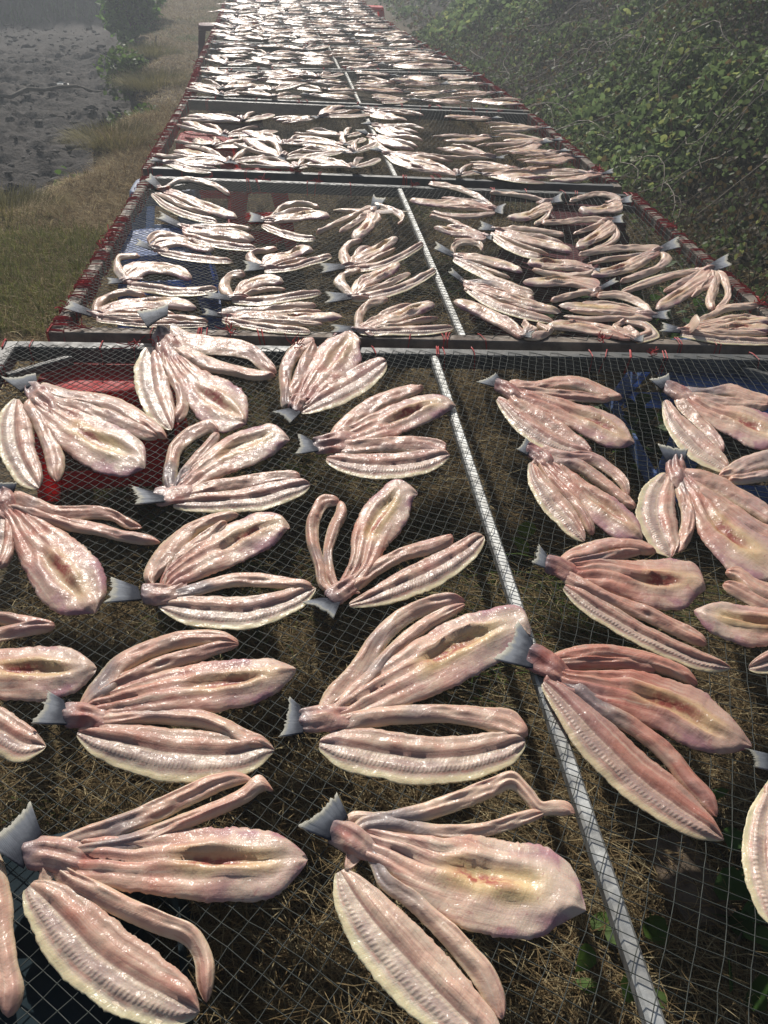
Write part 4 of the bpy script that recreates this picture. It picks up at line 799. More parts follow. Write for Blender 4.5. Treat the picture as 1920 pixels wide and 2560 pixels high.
["S",[[0.6038,1.8318,0.5876,1.7744],[0.6888,1.8096,0.6745,1.7653],[0.7546,1.7914,0.7416,1.7537],[0.8219,1.7796,0.8107,1.7483]]],
["B",[[0.5828,1.8268,0.5491,1.7436],[0.6516,1.7852,0.6063,1.6822],[0.719,1.7444,0.6608,1.6236],[0.7802,1.7031,0.7058,1.569],[0.8121,1.6473,0.7399,1.5318],[0.8155,1.5949,0.7755,1.5264],[0.8155,1.5698,0.8007,1.5388]]],
["S",[[0.5616,1.7865,0.5333,1.734],[0.6087,1.7159,0.5745,1.6565],[0.6513,1.6429,0.6157,1.5889],[0.6807,1.5613,0.6478,1.5164],[0.6935,1.5181,0.67,1.4857]]],
["F",[[0.5158,1.7868,0.4968,1.7608],[0.552,1.7186,0.5098,1.6582],[0.5908,1.6481,0.5406,1.5674],[0.6239,1.5901,0.584,1.5144],[0.6604,1.5479,0.6327,1.49],[0.6894,1.516,0.6709,1.4778]]]]],
["fish right of the bar with long curving strip, second from the cross beam",0.6,[[0.5413,1.5352],[0.53,1.5598],[0.4985,1.5194],[0.5189,1.4913]],[["K",[[0.5346,1.5449,0.5136,1.5026],[0.5597,1.5281,0.5294,1.4771],[0.5772,1.495,0.5412,1.4491],[0.588,1.4522,0.5537,1.4133]]],
["S",[[0.5671,1.5368,0.5521,1.4974],[0.6278,1.5089,0.6133,1.4697],[0.6856,1.5033,0.6652,1.4607],[0.7192,1.4532,0.6927,1.4197],[0.7321,1.3895,0.7071,1.3691],[0.7221,1.3383,0.7069,1.3308]]],
["S",[[0.5818,1.5055,0.564,1.4572],[0.6469,1.484,0.6217,1.4342],[0.6789,1.4304,0.6484,1.3892],[0.7029,1.3707,0.6747,1.3365],[0.7262,1.3042,0.7038,1.2785]]],
["B",[[0.5819,1.4869,0.5425,1.4375],[0.6179,1.4194,0.5632,1.3519],[0.6568,1.3567,0.5883,1.2707],[0.6914,1.2981,0.6187,1.2094],[0.707,1.2372,0.6498,1.1717],[0.7024,1.1949,0.6765,1.1658]]],
["S",[[0.5604,1.4455,0.5373,1.4217],[0.5777,1.3829,0.5498,1.3536],[0.5968,1.3193,0.569,1.293],[0.605,1.2572,0.577,1.2385],[0.5997,1.2061,0.5779,1.1954]]],
["F",[[0.532,1.4774,0.5139,1.4693],[0.541,1.4139,0.4944,1.3814],[0.5613,1.3546,0.5009,1.2976],[0.575,1.2834,0.5217,1.2333],[0.5776,1.2266,0.5409,1.1936],[0.5762,1.1922,0.5554,1.1736]]]]],
["fish lying over the blue stool with dull fillet and curled belly opening",0.45,[[1.0095,1.8231],[1.0212,1.8774],[0.9509,1.845],[0.9752,1.8042]],[["K",[[1.0096,1.8541,0.9748,1.7991],[1.0353,1.8319,0.9895,1.7621],[1.053,1.8058,1.0029,1.7352],[1.0679,1.7632,1.0206,1.7003]]],
["S",[[1.0296,1.8359,1.0003,1.771],[1.1013,1.817,1.0756,1.7588],[1.1912,1.831,1.1568,1.7661],[1.2423,1.7877,1.1946,1.7155],[1.2775,1.7547,1.2383,1.6947]]],
["S",[[1.0428,1.8012,1.0149,1.7445],[1.1105,1.7736,1.0846,1.724],[1.1802,1.7521,1.1533,1.703],[1.2494,1.7307,1.2212,1.6823]]],
["B",[[1.0517,1.7881,1.0013,1.7147],[1.101,1.7315,1.0347,1.6332],[1.1736,1.7093,1.071,1.5595],[1.218,1.664,1.106,1.5106],[1.2301,1.6012,1.1554,1.5013]]],
["S",[[1.0228,1.7649,0.9858,1.7259],[1.032,1.6657,0.9963,1.6296],[1.0377,1.5814,1.0066,1.5542],[1.0281,1.5119,1.0056,1.4954]]],
["F",[[0.9792,1.7664,0.9554,1.7518],[0.9821,1.6866,0.9197,1.637],[0.9979,1.6121,0.9156,1.5298],[1.0077,1.5349,0.9362,1.4566],[1.0128,1.4812,0.9635,1.427],[1.0085,1.4382,0.9801,1.4098]]]]],
["two pale strips of a fish entering from the right edge below the blue stool",0.3,[[1.2136,1.4144],[1.2652,1.4522],[1.2202,1.3755],[1.1973,1.3861]],[["K",[[1.1933,1.3816,1.2177,1.419],[1.1699,1.3828,1.2009,1.4294],[1.1434,1.389,1.1811,1.445]]],
["S",[[1.1685,1.4214,1.2106,1.4903],[1.1168,1.4285,1.1564,1.5084],[1.0557,1.4129,1.0811,1.4891],[0.9999,1.3919,1.0171,1.4556],[0.9557,1.3908,0.9629,1.4178]]],
["S",[[1.1388,1.3744,1.1646,1.4214],[1.0803,1.3818,1.0986,1.4193],[1.0194,1.3724,1.0358,1.4113],[0.9664,1.3682,0.9796,1.4013]]]]],
["fish right of the bar with silver striped fillet and purple belly flap at picture edge",0.6,[[0.8997,1.4624],[0.9182,1.4952],[0.8449,1.5105],[0.852,1.4545]],[["K",[[0.9045,1.4827,0.8571,1.474],[0.8945,1.4422,0.8354,1.4169],[0.893,1.4134,0.8302,1.3609],[0.8991,1.384,0.8412,1.3252]]],
["S",[[0.866,1.38,0.8342,1.3668],[0.8541,1.3252,0.8235,1.3146],[0.8365,1.2519,0.8056,1.2535],[0.792,1.1746,0.7706,1.1916],[0.7526,1.1303,0.7391,1.1496]]],
["F",[[0.8519,1.4087,0.8306,1.4331],[0.8186,1.3208,0.755,1.3595],[0.7989,1.2699,0.706,1.2589],[0.7802,1.2106,0.7001,1.1757],[0.7604,1.1547,0.7103,1.1338],[0.7403,1.1268,0.7193,1.1227]]],
["S",[[0.904,1.4363,0.8715,1.3829],[0.9517,1.4088,0.9106,1.3501],[0.987,1.3586,0.943,1.3057],[1.0159,1.302,0.9709,1.2544],[1.0294,1.2458,0.9907,1.2085]]],
["S",[[0.8917,1.3866,0.8557,1.3402],[0.9246,1.3423,0.8816,1.2922],[0.9532,1.2829,0.9044,1.2293],[0.9775,1.2291,0.9362,1.1824],[0.999,1.1929,0.9643,1.1531]]],
["B",[[0.9014,1.3672,0.8419,1.3234],[0.9197,1.2956,0.8246,1.2229],[0.9418,1.2409,0.821,1.1338],[0.964,1.1983,0.8392,1.0698],[0.982,1.1552,0.8722,1.0369],[0.9723,1.094,0.9174,1.0369]]]]],
["fish right of the bar with broad yellow rounded belly flap and long thin fillet",0.7,[[0.4721,1.1187],[0.4554,1.1553],[0.4265,1.097],[0.4689,1.0811]],[["K",[[0.4693,1.1303,0.45,1.084],[0.4955,1.1233,0.4703,1.0721],[0.5161,1.1117,0.4883,1.0545],[0.5402,1.1041,0.5154,1.0457]]],
["S",[[0.5039,1.1371,0.5031,1.1043],[0.5554,1.1705,0.5514,1.116],[0.6204,1.1911,0.6087,1.1402],[0.6794,1.1882,0.6566,1.1376],[0.7127,1.1559,0.6968,1.1285]]],
["S",[[0.5361,1.1255,0.5304,1.0916],[0.5873,1.1369,0.5819,1.1028],[0.6421,1.1523,0.6369,1.1244],[0.6846,1.1577,0.6793,1.1363]]],
["B",[[0.5202,1.1126,0.5024,1.0526],[0.5789,1.1234,0.5457,1.0373],[0.6393,1.1195,0.5877,1.0098],[0.7007,1.1203,0.637,0.9785],[0.7491,1.118,0.6895,0.9751],[0.7783,1.0906,0.7239,0.9957],[0.7735,1.0419,0.7501,1.0144]]],
["S",[[0.5085,1.0835,0.486,1.0491],[0.5592,1.0285,0.5408,1.0006],[0.608,0.9972,0.5861,0.9643],[0.6499,0.9636,0.6266,0.9326],[0.6818,0.9317,0.6577,0.9023],[0.7103,0.8986,0.6901,0.8749]]],
["F",[[0.4898,1.0542,0.4735,1.0339],[0.5291,1.018,0.4974,0.9781],[0.5692,0.9757,0.5347,0.9312],[0.61,0.9322,0.5763,0.8887],[0.6492,0.8938,0.6205,0.8551],[0.6931,0.8617,0.6697,0.8275],[0.7259,0.8414,0.7134,0.8216]]]]],
["fish entering from the right edge with a blunt yellow oval flap pointing at the bar",0.55,[[0.9819,0.9456],[1.0326,0.9675],[1.0034,0.9201],[0.9714,0.928]],[["K",[[0.9724,0.922,0.9899,0.9513],[0.9493,0.9204,0.9685,0.9556],[0.9203,0.9163,0.9408,0.9572]]],
["S",[[0.9227,0.9415,0.9565,0.9798],[0.8722,0.979,0.911,1.024],[0.8387,1.0114,0.885,1.0606],[0.8303,1.0527,0.8597,1.0887],[0.8157,1.0619,0.8301,1.0886]]],
["S",[[0.9198,0.9317,0.9458,0.9657],[0.8437,0.9641,0.8746,1.0042],[0.8149,1.001,0.8433,1.0348],[0.7935,1.0307,0.812,1.0541]]],
["B",[[0.9235,0.9045,0.9489,0.9566],[0.8309,0.8815,0.8712,0.9674],[0.7799,0.8792,0.8355,0.9756],[0.7405,0.8965,0.7987,0.9862],[0.7115,0.9272,0.7526,0.9888],[0.704,0.9597,0.7196,0.9819]]],
["f",[[0.9198,0.9009,0.9149,0.9262],[0.845,0.8415,0.8429,0.8812],[0.784,0.8158,0.7929,0.86],[0.7486,0.8205,0.7547,0.8405]]]]],
["grey tail fin poking in from the right edge beside the deep pink fish",0.4,[[0.7065,0.649],[0.6595,0.6606],[0.6612,0.6337],[0.692,0.6214]],[["K",[[0.7038,0.6469,0.6875,0.624],[0.7216,0.6434,0.7017,0.6171],[0.7418,0.6377,0.7182,0.6081]]],
["B",[[0.7369,0.6368,0.7089,0.61],[0.7801,0.6216,0.7261,0.574],[0.8047,0.5969,0.7456,0.5494],[0.8025,0.5614,0.7803,0.5443]]]]]]
FISH_SECOND = [["fish at the far left corner of the second rack, folded under a raised brown flap",0.35,[[-0.6366,3.7821],[-0.7058,3.9399],[-0.7097,3.8062],[-0.6398,3.7112]],[["S",[[-0.6424,3.7982,-0.6091,3.6598],[-0.5601,4.0308,-0.5207,3.7517],[-0.4282,3.9678,-0.4277,3.7034],[-0.3116,3.732,-0.3208,3.5989]]],
["B",[[-0.6288,3.8362,-0.6223,3.6247],[-0.4511,3.6867,-0.4536,3.3946],[-0.3294,3.5481,-0.338,3.2709],[-0.2651,3.4037,-0.2696,3.2828]]],
["F",[[-0.6589,3.6819,-0.6631,3.6242],[-0.5717,3.547,-0.5758,3.4173],[-0.4647,3.428,-0.462,3.282],[-0.345,3.3258,-0.3436,3.2504]]]]],
["fish on the second rack, second from the far left corner, tail to the left",0.5,[[-0.4865,3.2479],[-0.5803,3.3487],[-0.5745,3.2312],[-0.4848,3.1843]],[["S",[[-0.481,3.2455,-0.4689,3.1582],[-0.3837,3.2992,-0.3707,3.1683],[-0.2876,3.3012,-0.2817,3.1698],[-0.2045,3.2432,-0.2041,3.1698]]],
["B",[[-0.478,3.2455,-0.4656,3.1019],[-0.3565,3.2387,-0.347,3.0568],[-0.2606,3.2101,-0.2583,3.0312],[-0.1845,3.119,-0.1863,3.0373]]],
["F",[[-0.4571,3.1564,-0.4561,3.0759],[-0.361,3.0987,-0.3596,2.9726],[-0.2712,3.0542,-0.2686,2.9387],[-0.1727,2.9964,-0.1724,2.9443]]]]],
["plump folded fish on the second rack above the blue stool",0.65,[[-0.5587,2.9659],[-0.6242,3.0112],[-0.6145,2.922],[-0.5542,2.9165]],[["S",[[-0.6,3.0649,-0.5694,2.9736],[-0.559,3.1839,-0.5321,3.0475],[-0.4915,3.1476,-0.4863,3.0292],[-0.4407,3.0798,-0.4401,3.015]]],
["B",[[-0.5687,3.0578,-0.5385,2.9046],[-0.4766,3.1352,-0.4543,2.9368],[-0.3925,3.065,-0.3883,2.9011],[-0.3332,2.9945,-0.331,2.9179]]],
["F",[[-0.5304,2.9534,-0.5251,2.8793],[-0.4332,2.9262,-0.4263,2.8096],[-0.3468,2.8969,-0.3413,2.7907],[-0.2555,2.8433,-0.2542,2.7955]]]]],
["fish with humped back near the far beam of the second rack, left half centre",0.39,[[-0.1565,3.3485],[-0.2202,3.3912],[-0.2176,3.266],[-0.1561,3.2788]],[["S",[[-0.1311,3.4323,-0.1079,3.3243],[-0.0632,3.6368,-0.0407,3.4281],[0.0241,3.6458,0.0152,3.4572],[0.0852,3.5312,0.073,3.434]]],
["B",[[-0.1607,3.3925,-0.1522,3.2371],[-0.0445,3.4513,-0.0384,3.2485],[0.0482,3.505,0.0455,3.2649],[0.1229,3.416,0.1173,3.3193]]],
["F",[[-0.1609,3.2859,-0.1669,3.2181],[-0.0724,3.2112,-0.0836,3.0903],[-0.0007,3.1559,-0.0086,3.0341],[0.0561,3.1159,0.0527,3.0463]]]]],
["fish with raised tail beside the far end of the second rack centre bar",0.54,[[0.3283,3.4294],[0.3803,3.5835],[0.3321,3.6804],[0.302,3.4795]],[["S",[[0.313,3.3858,0.31,3.5601],[0.2185,3.2894,0.209,3.4521],[0.1276,3.1687,0.1123,3.3178],[0.0609,3.1129,0.0511,3.1917]]],
["B",[[0.3383,3.39,0.2862,3.4518],[0.3172,3.1987,0.2531,3.3557],[0.2616,3.0344,0.2138,3.2826],[0.2066,3.0127,0.186,3.1552]]],
["S",[[0.3362,3.5738,0.3135,3.44],[0.4055,3.5007,0.375,3.3798],[0.4472,3.3388,0.4054,3.2814],[0.4063,3.215,0.3927,3.2797]]]]],
["small fish in the middle of the second rack left half with a hooked strip",0.69,[[-0.141,2.7868],[-0.2167,2.8074],[-0.212,2.7144],[-0.1395,2.7345]],[["S",[[-0.1648,2.7495,-0.1334,2.819],[-0.2052,2.9261,-0.1706,2.9109],[-0.1493,2.9896,-0.142,2.9003],[-0.0951,2.9892,-0.0923,2.9373]]],
["B",[[-0.1516,2.8518,-0.1307,2.7185],[-0.0616,2.9699,-0.038,2.7973],[0.0062,3.0419,0.0171,2.8792],[0.0451,2.985,0.0397,2.9078]]],
["F",[[-0.1419,2.7814,-0.1376,2.7032],[-0.0521,2.8049,-0.0462,2.7174],[0.0317,2.8852,0.0394,2.7815],[0.109,2.9134,0.1115,2.8522]]]]],
["fish with a standing curl at its left, over the blue stool of the second rack",0.44,[[-0.6135,2.6234],[-0.661,2.6055],[-0.6449,2.5454],[-0.6048,2.589]],[["S",[[-0.607,2.5716,-0.5804,2.6413],[-0.6661,2.7258,-0.6279,2.7477],[-0.6719,2.9108,-0.6307,2.7981],[-0.6,2.9153,-0.583,2.8181]]],
["B",[[-0.632,2.7049,-0.5791,2.5528],[-0.5625,2.8635,-0.5139,2.64],[-0.4577,2.8272,-0.4515,2.6296],[-0.3797,2.6984,-0.3854,2.5992]]],
["F",[[-0.596,2.6372,-0.5849,2.5348],[-0.4919,2.6095,-0.4798,2.4805],[-0.3847,2.5885,-0.3705,2.4598],[-0.2925,2.5837,-0.285,2.5225]]]]],
["fish with three upright lobes and grey tail, second from the near beam, left half",0.59,[[-0.2387,2.4845],[-0.3262,2.4926],[-0.3181,2.4155],[-0.2353,2.4409]],[["S",[[-0.2548,2.4658,-0.2213,2.4986],[-0.2883,2.6321,-0.2452,2.6204],[-0.2531,2.7454,-0.2334,2.64],[-0.2045,2.7258,-0.2013,2.6586]]],
["B",[[-0.2443,2.5108,-0.2161,2.4346],[-0.1974,2.6939,-0.1539,2.5197],[-0.1258,2.7416,-0.1164,2.5584],[-0.0666,2.669,-0.0707,2.5835]]],
["F",[[-0.2381,2.4959,-0.2351,2.4184],[-0.1489,2.4952,-0.1432,2.3912],[-0.0515,2.5345,-0.0451,2.4285],[0.0597,2.5506,0.0612,2.4901]]]]],
["fish at the near left corner of the second rack, white tail on the lashed edge",0.73,[[-0.6558,2.3529],[-0.7439,2.4098],[-0.7305,2.3216],[-0.6497,2.3045]],[["S",[[-0.6682,2.3769,-0.6307,2.3159],[-0.6443,2.53,-0.6069,2.4415],[-0.5873,2.5626,-0.5704,2.4673],[-0.5191,2.5236,-0.5133,2.4651]]],
["B",[[-0.6622,2.3861,-0.6319,2.2831],[-0.5573,2.4874,-0.5229,2.3331],[-0.4498,2.5074,-0.432,2.3488],[-0.3431,2.4247,-0.3405,2.3516]]],
["S",[[-0.6484,2.3426,-0.6384,2.2902],[-0.5158,2.348,-0.5043,2.2711],[-0.4085,2.3466,-0.4009,2.2696],[-0.2974,2.306,-0.2951,2.2544]]],
["F",[[-0.635,2.3125,-0.6285,2.2714],[-0.5355,2.299,-0.5276,2.2413],[-0.4226,2.2836,-0.4156,2.2261],[-0.2961,2.2765,-0.2929,2.2424]]]]],
["long flat fish at the near beam of the second rack, left half middle",0.48,[[-0.2569,2.3292],[-0.3161,2.3562],[-0.3134,2.3029],[-0.256,2.2996]],[["S",[[-0.2606,2.3554,-0.2543,2.3021],[-0.124,2.4019,-0.1189,2.3323],[-0.0268,2.4295,-0.0245,2.3584],[0.042,2.4261,0.0418,2.3788]]],
["B",[[-0.2596,2.3592,-0.2533,2.2707],[-0.1212,2.3704,-0.1188,2.2566],[0.0038,2.3597,0.0023,2.2461],[0.1213,2.3408,0.1189,2.2781]]],
["F",[[-0.2545,2.326,-0.2558,2.268],[-0.1518,2.2772,-0.1546,2.204],[-0.0671,2.2487,-0.0696,2.1758],[0.0202,2.2144,0.0181,2.1733]]]]],
["fish touching the second rack centre bar at mid length, lying on its left",0.63,[[0.1521,2.7841],[0.0584,2.7783],[0.0588,2.6976],[0.1511,2.7381]],[["S",[[0.14,2.7763,0.1829,2.7933],[0.1427,2.9781,0.1817,2.9422],[0.198,3.0966,0.208,2.9872],[0.2368,3.0899,0.2352,3.0213]]],
["B",[[0.145,2.8386,0.1592,2.7093],[0.2563,3.0078,0.2737,2.8151],[0.3312,3.0931,0.3441,2.9404],[0.3782,3.1089,0.3825,3.0338]]],
["F",[[0.1519,2.7822,0.1494,2.7031],[0.2622,2.813,0.2609,2.7109],[0.3637,2.9098,0.3684,2.8094],[0.4718,3.0391,0.4754,2.9678]]]]],
["fish on the left of the second rack centre bar, second from the near beam",0.38,[[0.1602,2.4914],[0.0708,2.4997],[0.0695,2.4211],[0.1582,2.447]],[["S",[[0.1412,2.457,0.1786,2.5013],[0.1123,2.6692,0.1566,2.6692],[0.1701,2.7739,0.178,2.657],[0.2084,2.7719,0.2097,2.7041]]],
["B",[[0.1469,2.5245,0.1724,2.4347],[0.2285,2.7347,0.2581,2.5631],[0.3015,2.7926,0.3141,2.6398],[0.3536,2.827,0.3621,2.7445]]],
["F",[[0.1591,2.5068,0.1585,2.4206],[0.263,2.5628,0.2627,2.4363],[0.365,2.6453,0.3701,2.5192],[0.4799,2.7457,0.4825,2.684]]]]],
["fish at the near end of the second rack centre bar, on its left side",0.53,[[0.1577,2.215],[0.0794,2.2227],[0.0781,2.1567],[0.1559,2.1777]],[["S",[[0.1471,2.21,0.1817,2.199],[0.1649,2.3672,0.1978,2.3224],[0.2202,2.4676,0.2296,2.3728],[0.282,2.4774,0.2811,2.4196]]],
["B",[[0.1609,2.253,0.1679,2.1574],[0.2772,2.3611,0.2836,2.2201],[0.3632,2.4373,0.3643,2.2881],[0.432,2.4358,0.4285,2.3613]]],
["F",[[0.1658,2.2281,0.1614,2.1551],[0.2896,2.2398,0.2804,2.1495],[0.3841,2.2417,0.3733,2.1511],[0.4637,2.2326,0.4583,2.1902]]]]],
["fish at the far beam right of the second rack centre bar, fanned to the left",0.67,[[0.8469,3.4317],[0.8702,3.3611],[0.9117,3.4905],[0.8698,3.5055]],[["S",[[0.8387,3.4264,0.8858,3.5466],[0.7735,3.6254,0.8217,3.7814],[0.6718,3.7114,0.7184,3.9247],[0.5997,3.7926,0.6209,3.9142]]],
["B",[[0.8383,3.3946,0.8834,3.5663],[0.7146,3.4411,0.7614,3.6701],[0.5814,3.4375,0.6179,3.6657],[0.4797,3.5278,0.4956,3.6356]]],
["F",[[0.8413,3.3774,0.8609,3.4921],[0.7269,3.3163,0.7505,3.4619],[0.6318,3.3079,0.659,3.4527],[0.5594,3.394,0.5725,3.4604]]]]],
["fish at the far beam of the second rack, middle of the right half",0.42,[[1.1379,3.5626],[1.1884,3.5475],[1.2187,3.6588],[1.154,3.6246]],[["S",[[1.1243,3.5293,1.1681,3.6594],[1.0319,3.5913,1.0812,3.7569],[0.9546,3.6247,0.9974,3.7945],[0.876,3.6857,0.8932,3.7633]]],
["B",[[1.1283,3.4844,1.148,3.6467],[1.0303,3.3282,1.0607,3.5915],[0.9369,3.2377,0.9864,3.5108],[0.8738,3.3031,0.9034,3.4353]]],
["F",[[1.1346,3.5008,1.1216,3.5554],[1.0526,3.3168,1.0478,3.3944],[0.9874,3.242,0.9939,3.3253]]]]],
["fish nearest the far right corner of the second rack",0.57,[[1.4665,3.5611],[1.5138,3.5385],[1.5541,3.6505],[1.4882,3.6236]],[["S",[[1.4531,3.5395,1.5155,3.6846],[1.3837,3.6193,1.4439,3.7906],[1.3008,3.5811,1.3421,3.7462],[1.2252,3.5501,1.2486,3.6581]]],
["B",[[1.4489,3.482,1.4937,3.6692],[1.3302,3.3575,1.3974,3.6126],[1.2472,3.353,1.3169,3.5765],[1.2199,3.4095,1.2673,3.5491]]]]],
["fish right of the second rack centre bar with a small round loop below",0.72,[[0.7357,3.0812],[0.7529,3.0357],[0.7788,3.1168],[0.7501,3.1273]],[["S",[[0.7247,3.052,0.7616,3.1577],[0.6589,3.1602,0.6977,3.2849],[0.5978,3.2473,0.6316,3.3825],[0.5398,3.3288,0.5528,3.3927]]],
["B",[[0.7253,3.0342,0.7551,3.1469],[0.6537,3.0556,0.6901,3.2117],[0.5857,3.0972,0.6138,3.2255],[0.5371,3.1749,0.55,3.2338]]],
["S",[[0.7307,3.0337,0.7437,3.1181],[0.6579,2.9996,0.6731,3.0944],[0.595,3.018,0.6043,3.0738]]]]],
["fish with ribbed fillet and dark tail end, second rack right half, second row",0.47,[[0.8088,3.2278],[0.7517,3.2842],[0.7289,3.1928],[0.7953,3.1774]],[["S",[[0.8134,3.2579,0.7909,3.1485],[0.9398,3.279,0.9057,3.1443],[1.0351,3.249,0.9943,3.1167],[1.0957,3.181,1.0707,3.1075]]],
["B",[[0.8245,3.2736,0.7766,3.1162],[0.9397,3.1687,0.8809,2.9907],[1.0227,3.1108,0.9606,2.9376],[1.0788,2.9929,1.0373,2.8906]]],
["F",[[0.7895,3.1889,0.7531,3.1083],[0.8286,3.0864,0.7745,2.9563],[0.8787,2.995,0.8299,2.86],[0.9275,2.9124,0.9013,2.8375]]]]],
["pale fish over the maroon stool of the second rack, tail to the right",0.61,[[1.3347,3.286],[1.377,3.2589],[1.4231,3.3901],[1.3595,3.3594]],[["S",[[1.3189,3.2579,1.3699,3.4023],[1.2176,3.256,1.2717,3.434],[1.1078,3.2231,1.1535,3.3971],[1.0113,3.2429,1.0348,3.3386]]],
["B",[[1.3349,3.2325,1.3415,3.3622],[1.2412,3.0593,1.26,3.2879],[1.1572,2.9654,1.188,3.2036],[1.0789,2.923,1.0976,3.0709]]],
["F",[[1.3587,3.2905,1.3173,3.2703],[1.3037,3.0903,1.2771,3.1329],[1.2133,2.9702,1.231,3.0807],[1.1387,2.9304,1.1542,3.0079]]]]],
["fish with dark pointed tail and a ring shaped strip, right of the second rack bar",0.36,[[0.5769,2.8924],[0.5158,2.9797],[0.491,2.8793],[0.5621,2.838]],[["S",[[0.5651,2.9278,0.5848,2.869],[0.6231,3.0634,0.6209,2.9635],[0.703,3.0736,0.674,2.9659],[0.718,2.9825,0.6881,2.921]]],
["B",[[0.5822,2.9292,0.5555,2.7933],[0.6908,2.9164,0.6519,2.7578],[0.774,2.8632,0.7256,2.7127],[0.8155,2.7479,0.7904,2.682]]],
["F",[[0.5776,2.8732,0.5515,2.7974],[0.6639,2.7485,0.622,2.6363],[0.7323,2.6353,0.6921,2.5258],[0.8042,2.535,0.7822,2.4753]]]]],
["long bundle of a fish with pale tail towards the right lashed edge, second rack",0.51,[[1.4046,2.9142],[1.4944,2.9318],[1.5329,3.0413],[1.4242,2.974]],[["S",[[1.392,2.8905,1.4417,3.01],[1.2921,2.8977,1.3464,3.0458],[1.1683,2.8841,1.2117,3.0298],[1.0621,2.8707,1.0814,2.9488]]],
["B",[[1.3922,2.8639,1.4265,2.9993],[1.2726,2.7637,1.3067,2.9156],[1.1457,2.6661,1.1807,2.8143],[1.0385,2.6459,1.0611,2.7378]]],
["S",[[1.4348,2.9119,1.396,2.9329],[1.3453,2.7203,1.3421,2.8072],[1.2389,2.6323,1.2676,2.752],[1.1329,2.5902,1.1479,2.6549]]]]],
["long pinkish fish slanting down from a dark tail beside the second rack bar",0.66,[[0.567,2.6072],[0.5307,2.6989],[0.5091,2.6391],[0.5547,2.5751]],[["S",[[0.5694,2.6349,0.5524,2.5483],[0.6582,2.6274,0.6332,2.5337],[0.7376,2.5603,0.707,2.4725],[0.7895,2.4778,0.771,2.4302]]],
["B",[[0.5758,2.6365,0.5425,2.5259],[0.6856,2.5383,0.6438,2.4142],[0.7792,2.4557,0.7361,2.336],[0.8506,2.3639,0.8297,2.3094]]],
["F",[[0.5699,2.5796,0.5449,2.5175],[0.6506,2.444,0.613,2.3495],[0.7248,2.3682,0.6907,2.2723],[0.8046,2.2855,0.7885,2.242]]]]],
["yellow edged fish in the very middle of the second rack right half",0.41,[[1.0768,2.7258],[1.0885,2.697],[1.1086,2.7423],[1.088,2.7514]],[["B",[[1.0592,2.6923,1.1003,2.796],[0.9916,2.7155,1.043,2.8616],[0.9113,2.7337,0.9573,2.8928],[0.8319,2.7623,0.8564,2.8615]]],
["S",[[1.0615,2.6881,1.078,2.766],[0.9911,2.6364,1.0182,2.7383],[0.9025,2.6413,0.9351,2.7428],[0.8333,2.7085,0.8565,2.7784]]]]],
["fish below the middle of the second rack right half, tail slanting up to the right",0.55,[[1.0356,2.5296],[1.131,2.6034],[1.1403,2.6643],[1.0397,2.5619]],[["B",[[1.0154,2.4945,1.0678,2.6207],[0.9277,2.5531,0.9751,2.6955],[0.8448,2.5425,0.8812,2.6843],[0.7702,2.5794,0.7862,2.6457]]],
["S",[[1.0254,2.4979,1.046,2.5817],[0.9206,2.4497,0.9391,2.5387],[0.8289,2.4144,0.8389,2.4727]]]]],
["large splayed fish by the right lashed edge of the second rack, four lobes fanned out",0.7,[[1.5176,2.689],[1.6187,2.7311],[1.6673,2.8743],[1.5417,2.7657]],[["F",[[1.5054,2.6678,1.5545,2.7881],[1.3581,2.6071,1.4177,2.7793],[1.2329,2.5438,1.2749,2.7038],[1.1032,2.4893,1.1177,2.5592]]],
["B",[[1.5094,2.6356,1.5284,2.7728],[1.37,2.4648,1.3964,2.6496],[1.2544,2.3518,1.2887,2.5536],[1.1696,2.32,1.1866,2.4229]]],
["S",[[1.5497,2.691,1.4953,2.691],[1.4722,2.528,1.4298,2.5372],[1.4089,2.4078,1.3642,2.4082],[1.3893,2.3611,1.3474,2.3371]]],
["S",[[1.5664,2.728,1.4975,2.6548],[1.5321,2.5462,1.4826,2.5184],[1.4415,2.3849,1.4311,2.4304],[1.3721,2.3227,1.3773,2.3679]]]]],
["fish with silver tail towards the near beam, right of the second rack middle",0.45,[[1.131,2.2841],[1.169,2.2441],[1.2036,2.3161],[1.1499,2.325]],[["S",[[1.121,2.283,1.1675,2.3451],[1.0984,2.3757,1.1651,2.4875],[1.0567,2.4379,1.1013,2.549],[0.9998,2.452,1.0182,2.5138]]],
["B",[[1.1181,2.2559,1.1635,2.3545],[1.0228,2.2936,1.0716,2.4145],[0.9363,2.313,0.98,2.4357],[0.8417,2.3746,0.8605,2.4329]]],
["F",[[1.125,2.2641,1.149,2.3269],[1.0013,2.2659,1.0222,2.3285],[0.9054,2.2584,0.9259,2.3203],[0.8362,2.2995,0.8489,2.3361]]]]],
["fish at the near end right of the second rack bar with a blunt fan end",0.6,[[0.6609,2.1357],[0.6782,2.0953],[0.6945,2.1297],[0.6701,2.1553]],[["B",[[0.6461,2.1125,0.6895,2.1961],[0.5755,2.2131,0.6419,2.3591],[0.533,2.2793,0.5921,2.4422],[0.485,2.3901,0.5077,2.4639]]],
["S",[[0.6536,2.1761,0.6739,2.1317],[0.6806,2.2235,0.7167,2.2186],[0.6744,2.2305,0.7073,2.2825]]],
["S",[[0.6756,2.1785,0.6612,2.1066],[0.7332,2.2017,0.7184,2.1051],[0.7348,2.1681,0.786,2.2033],[0.7152,2.2062,0.7538,2.2812]]]]],
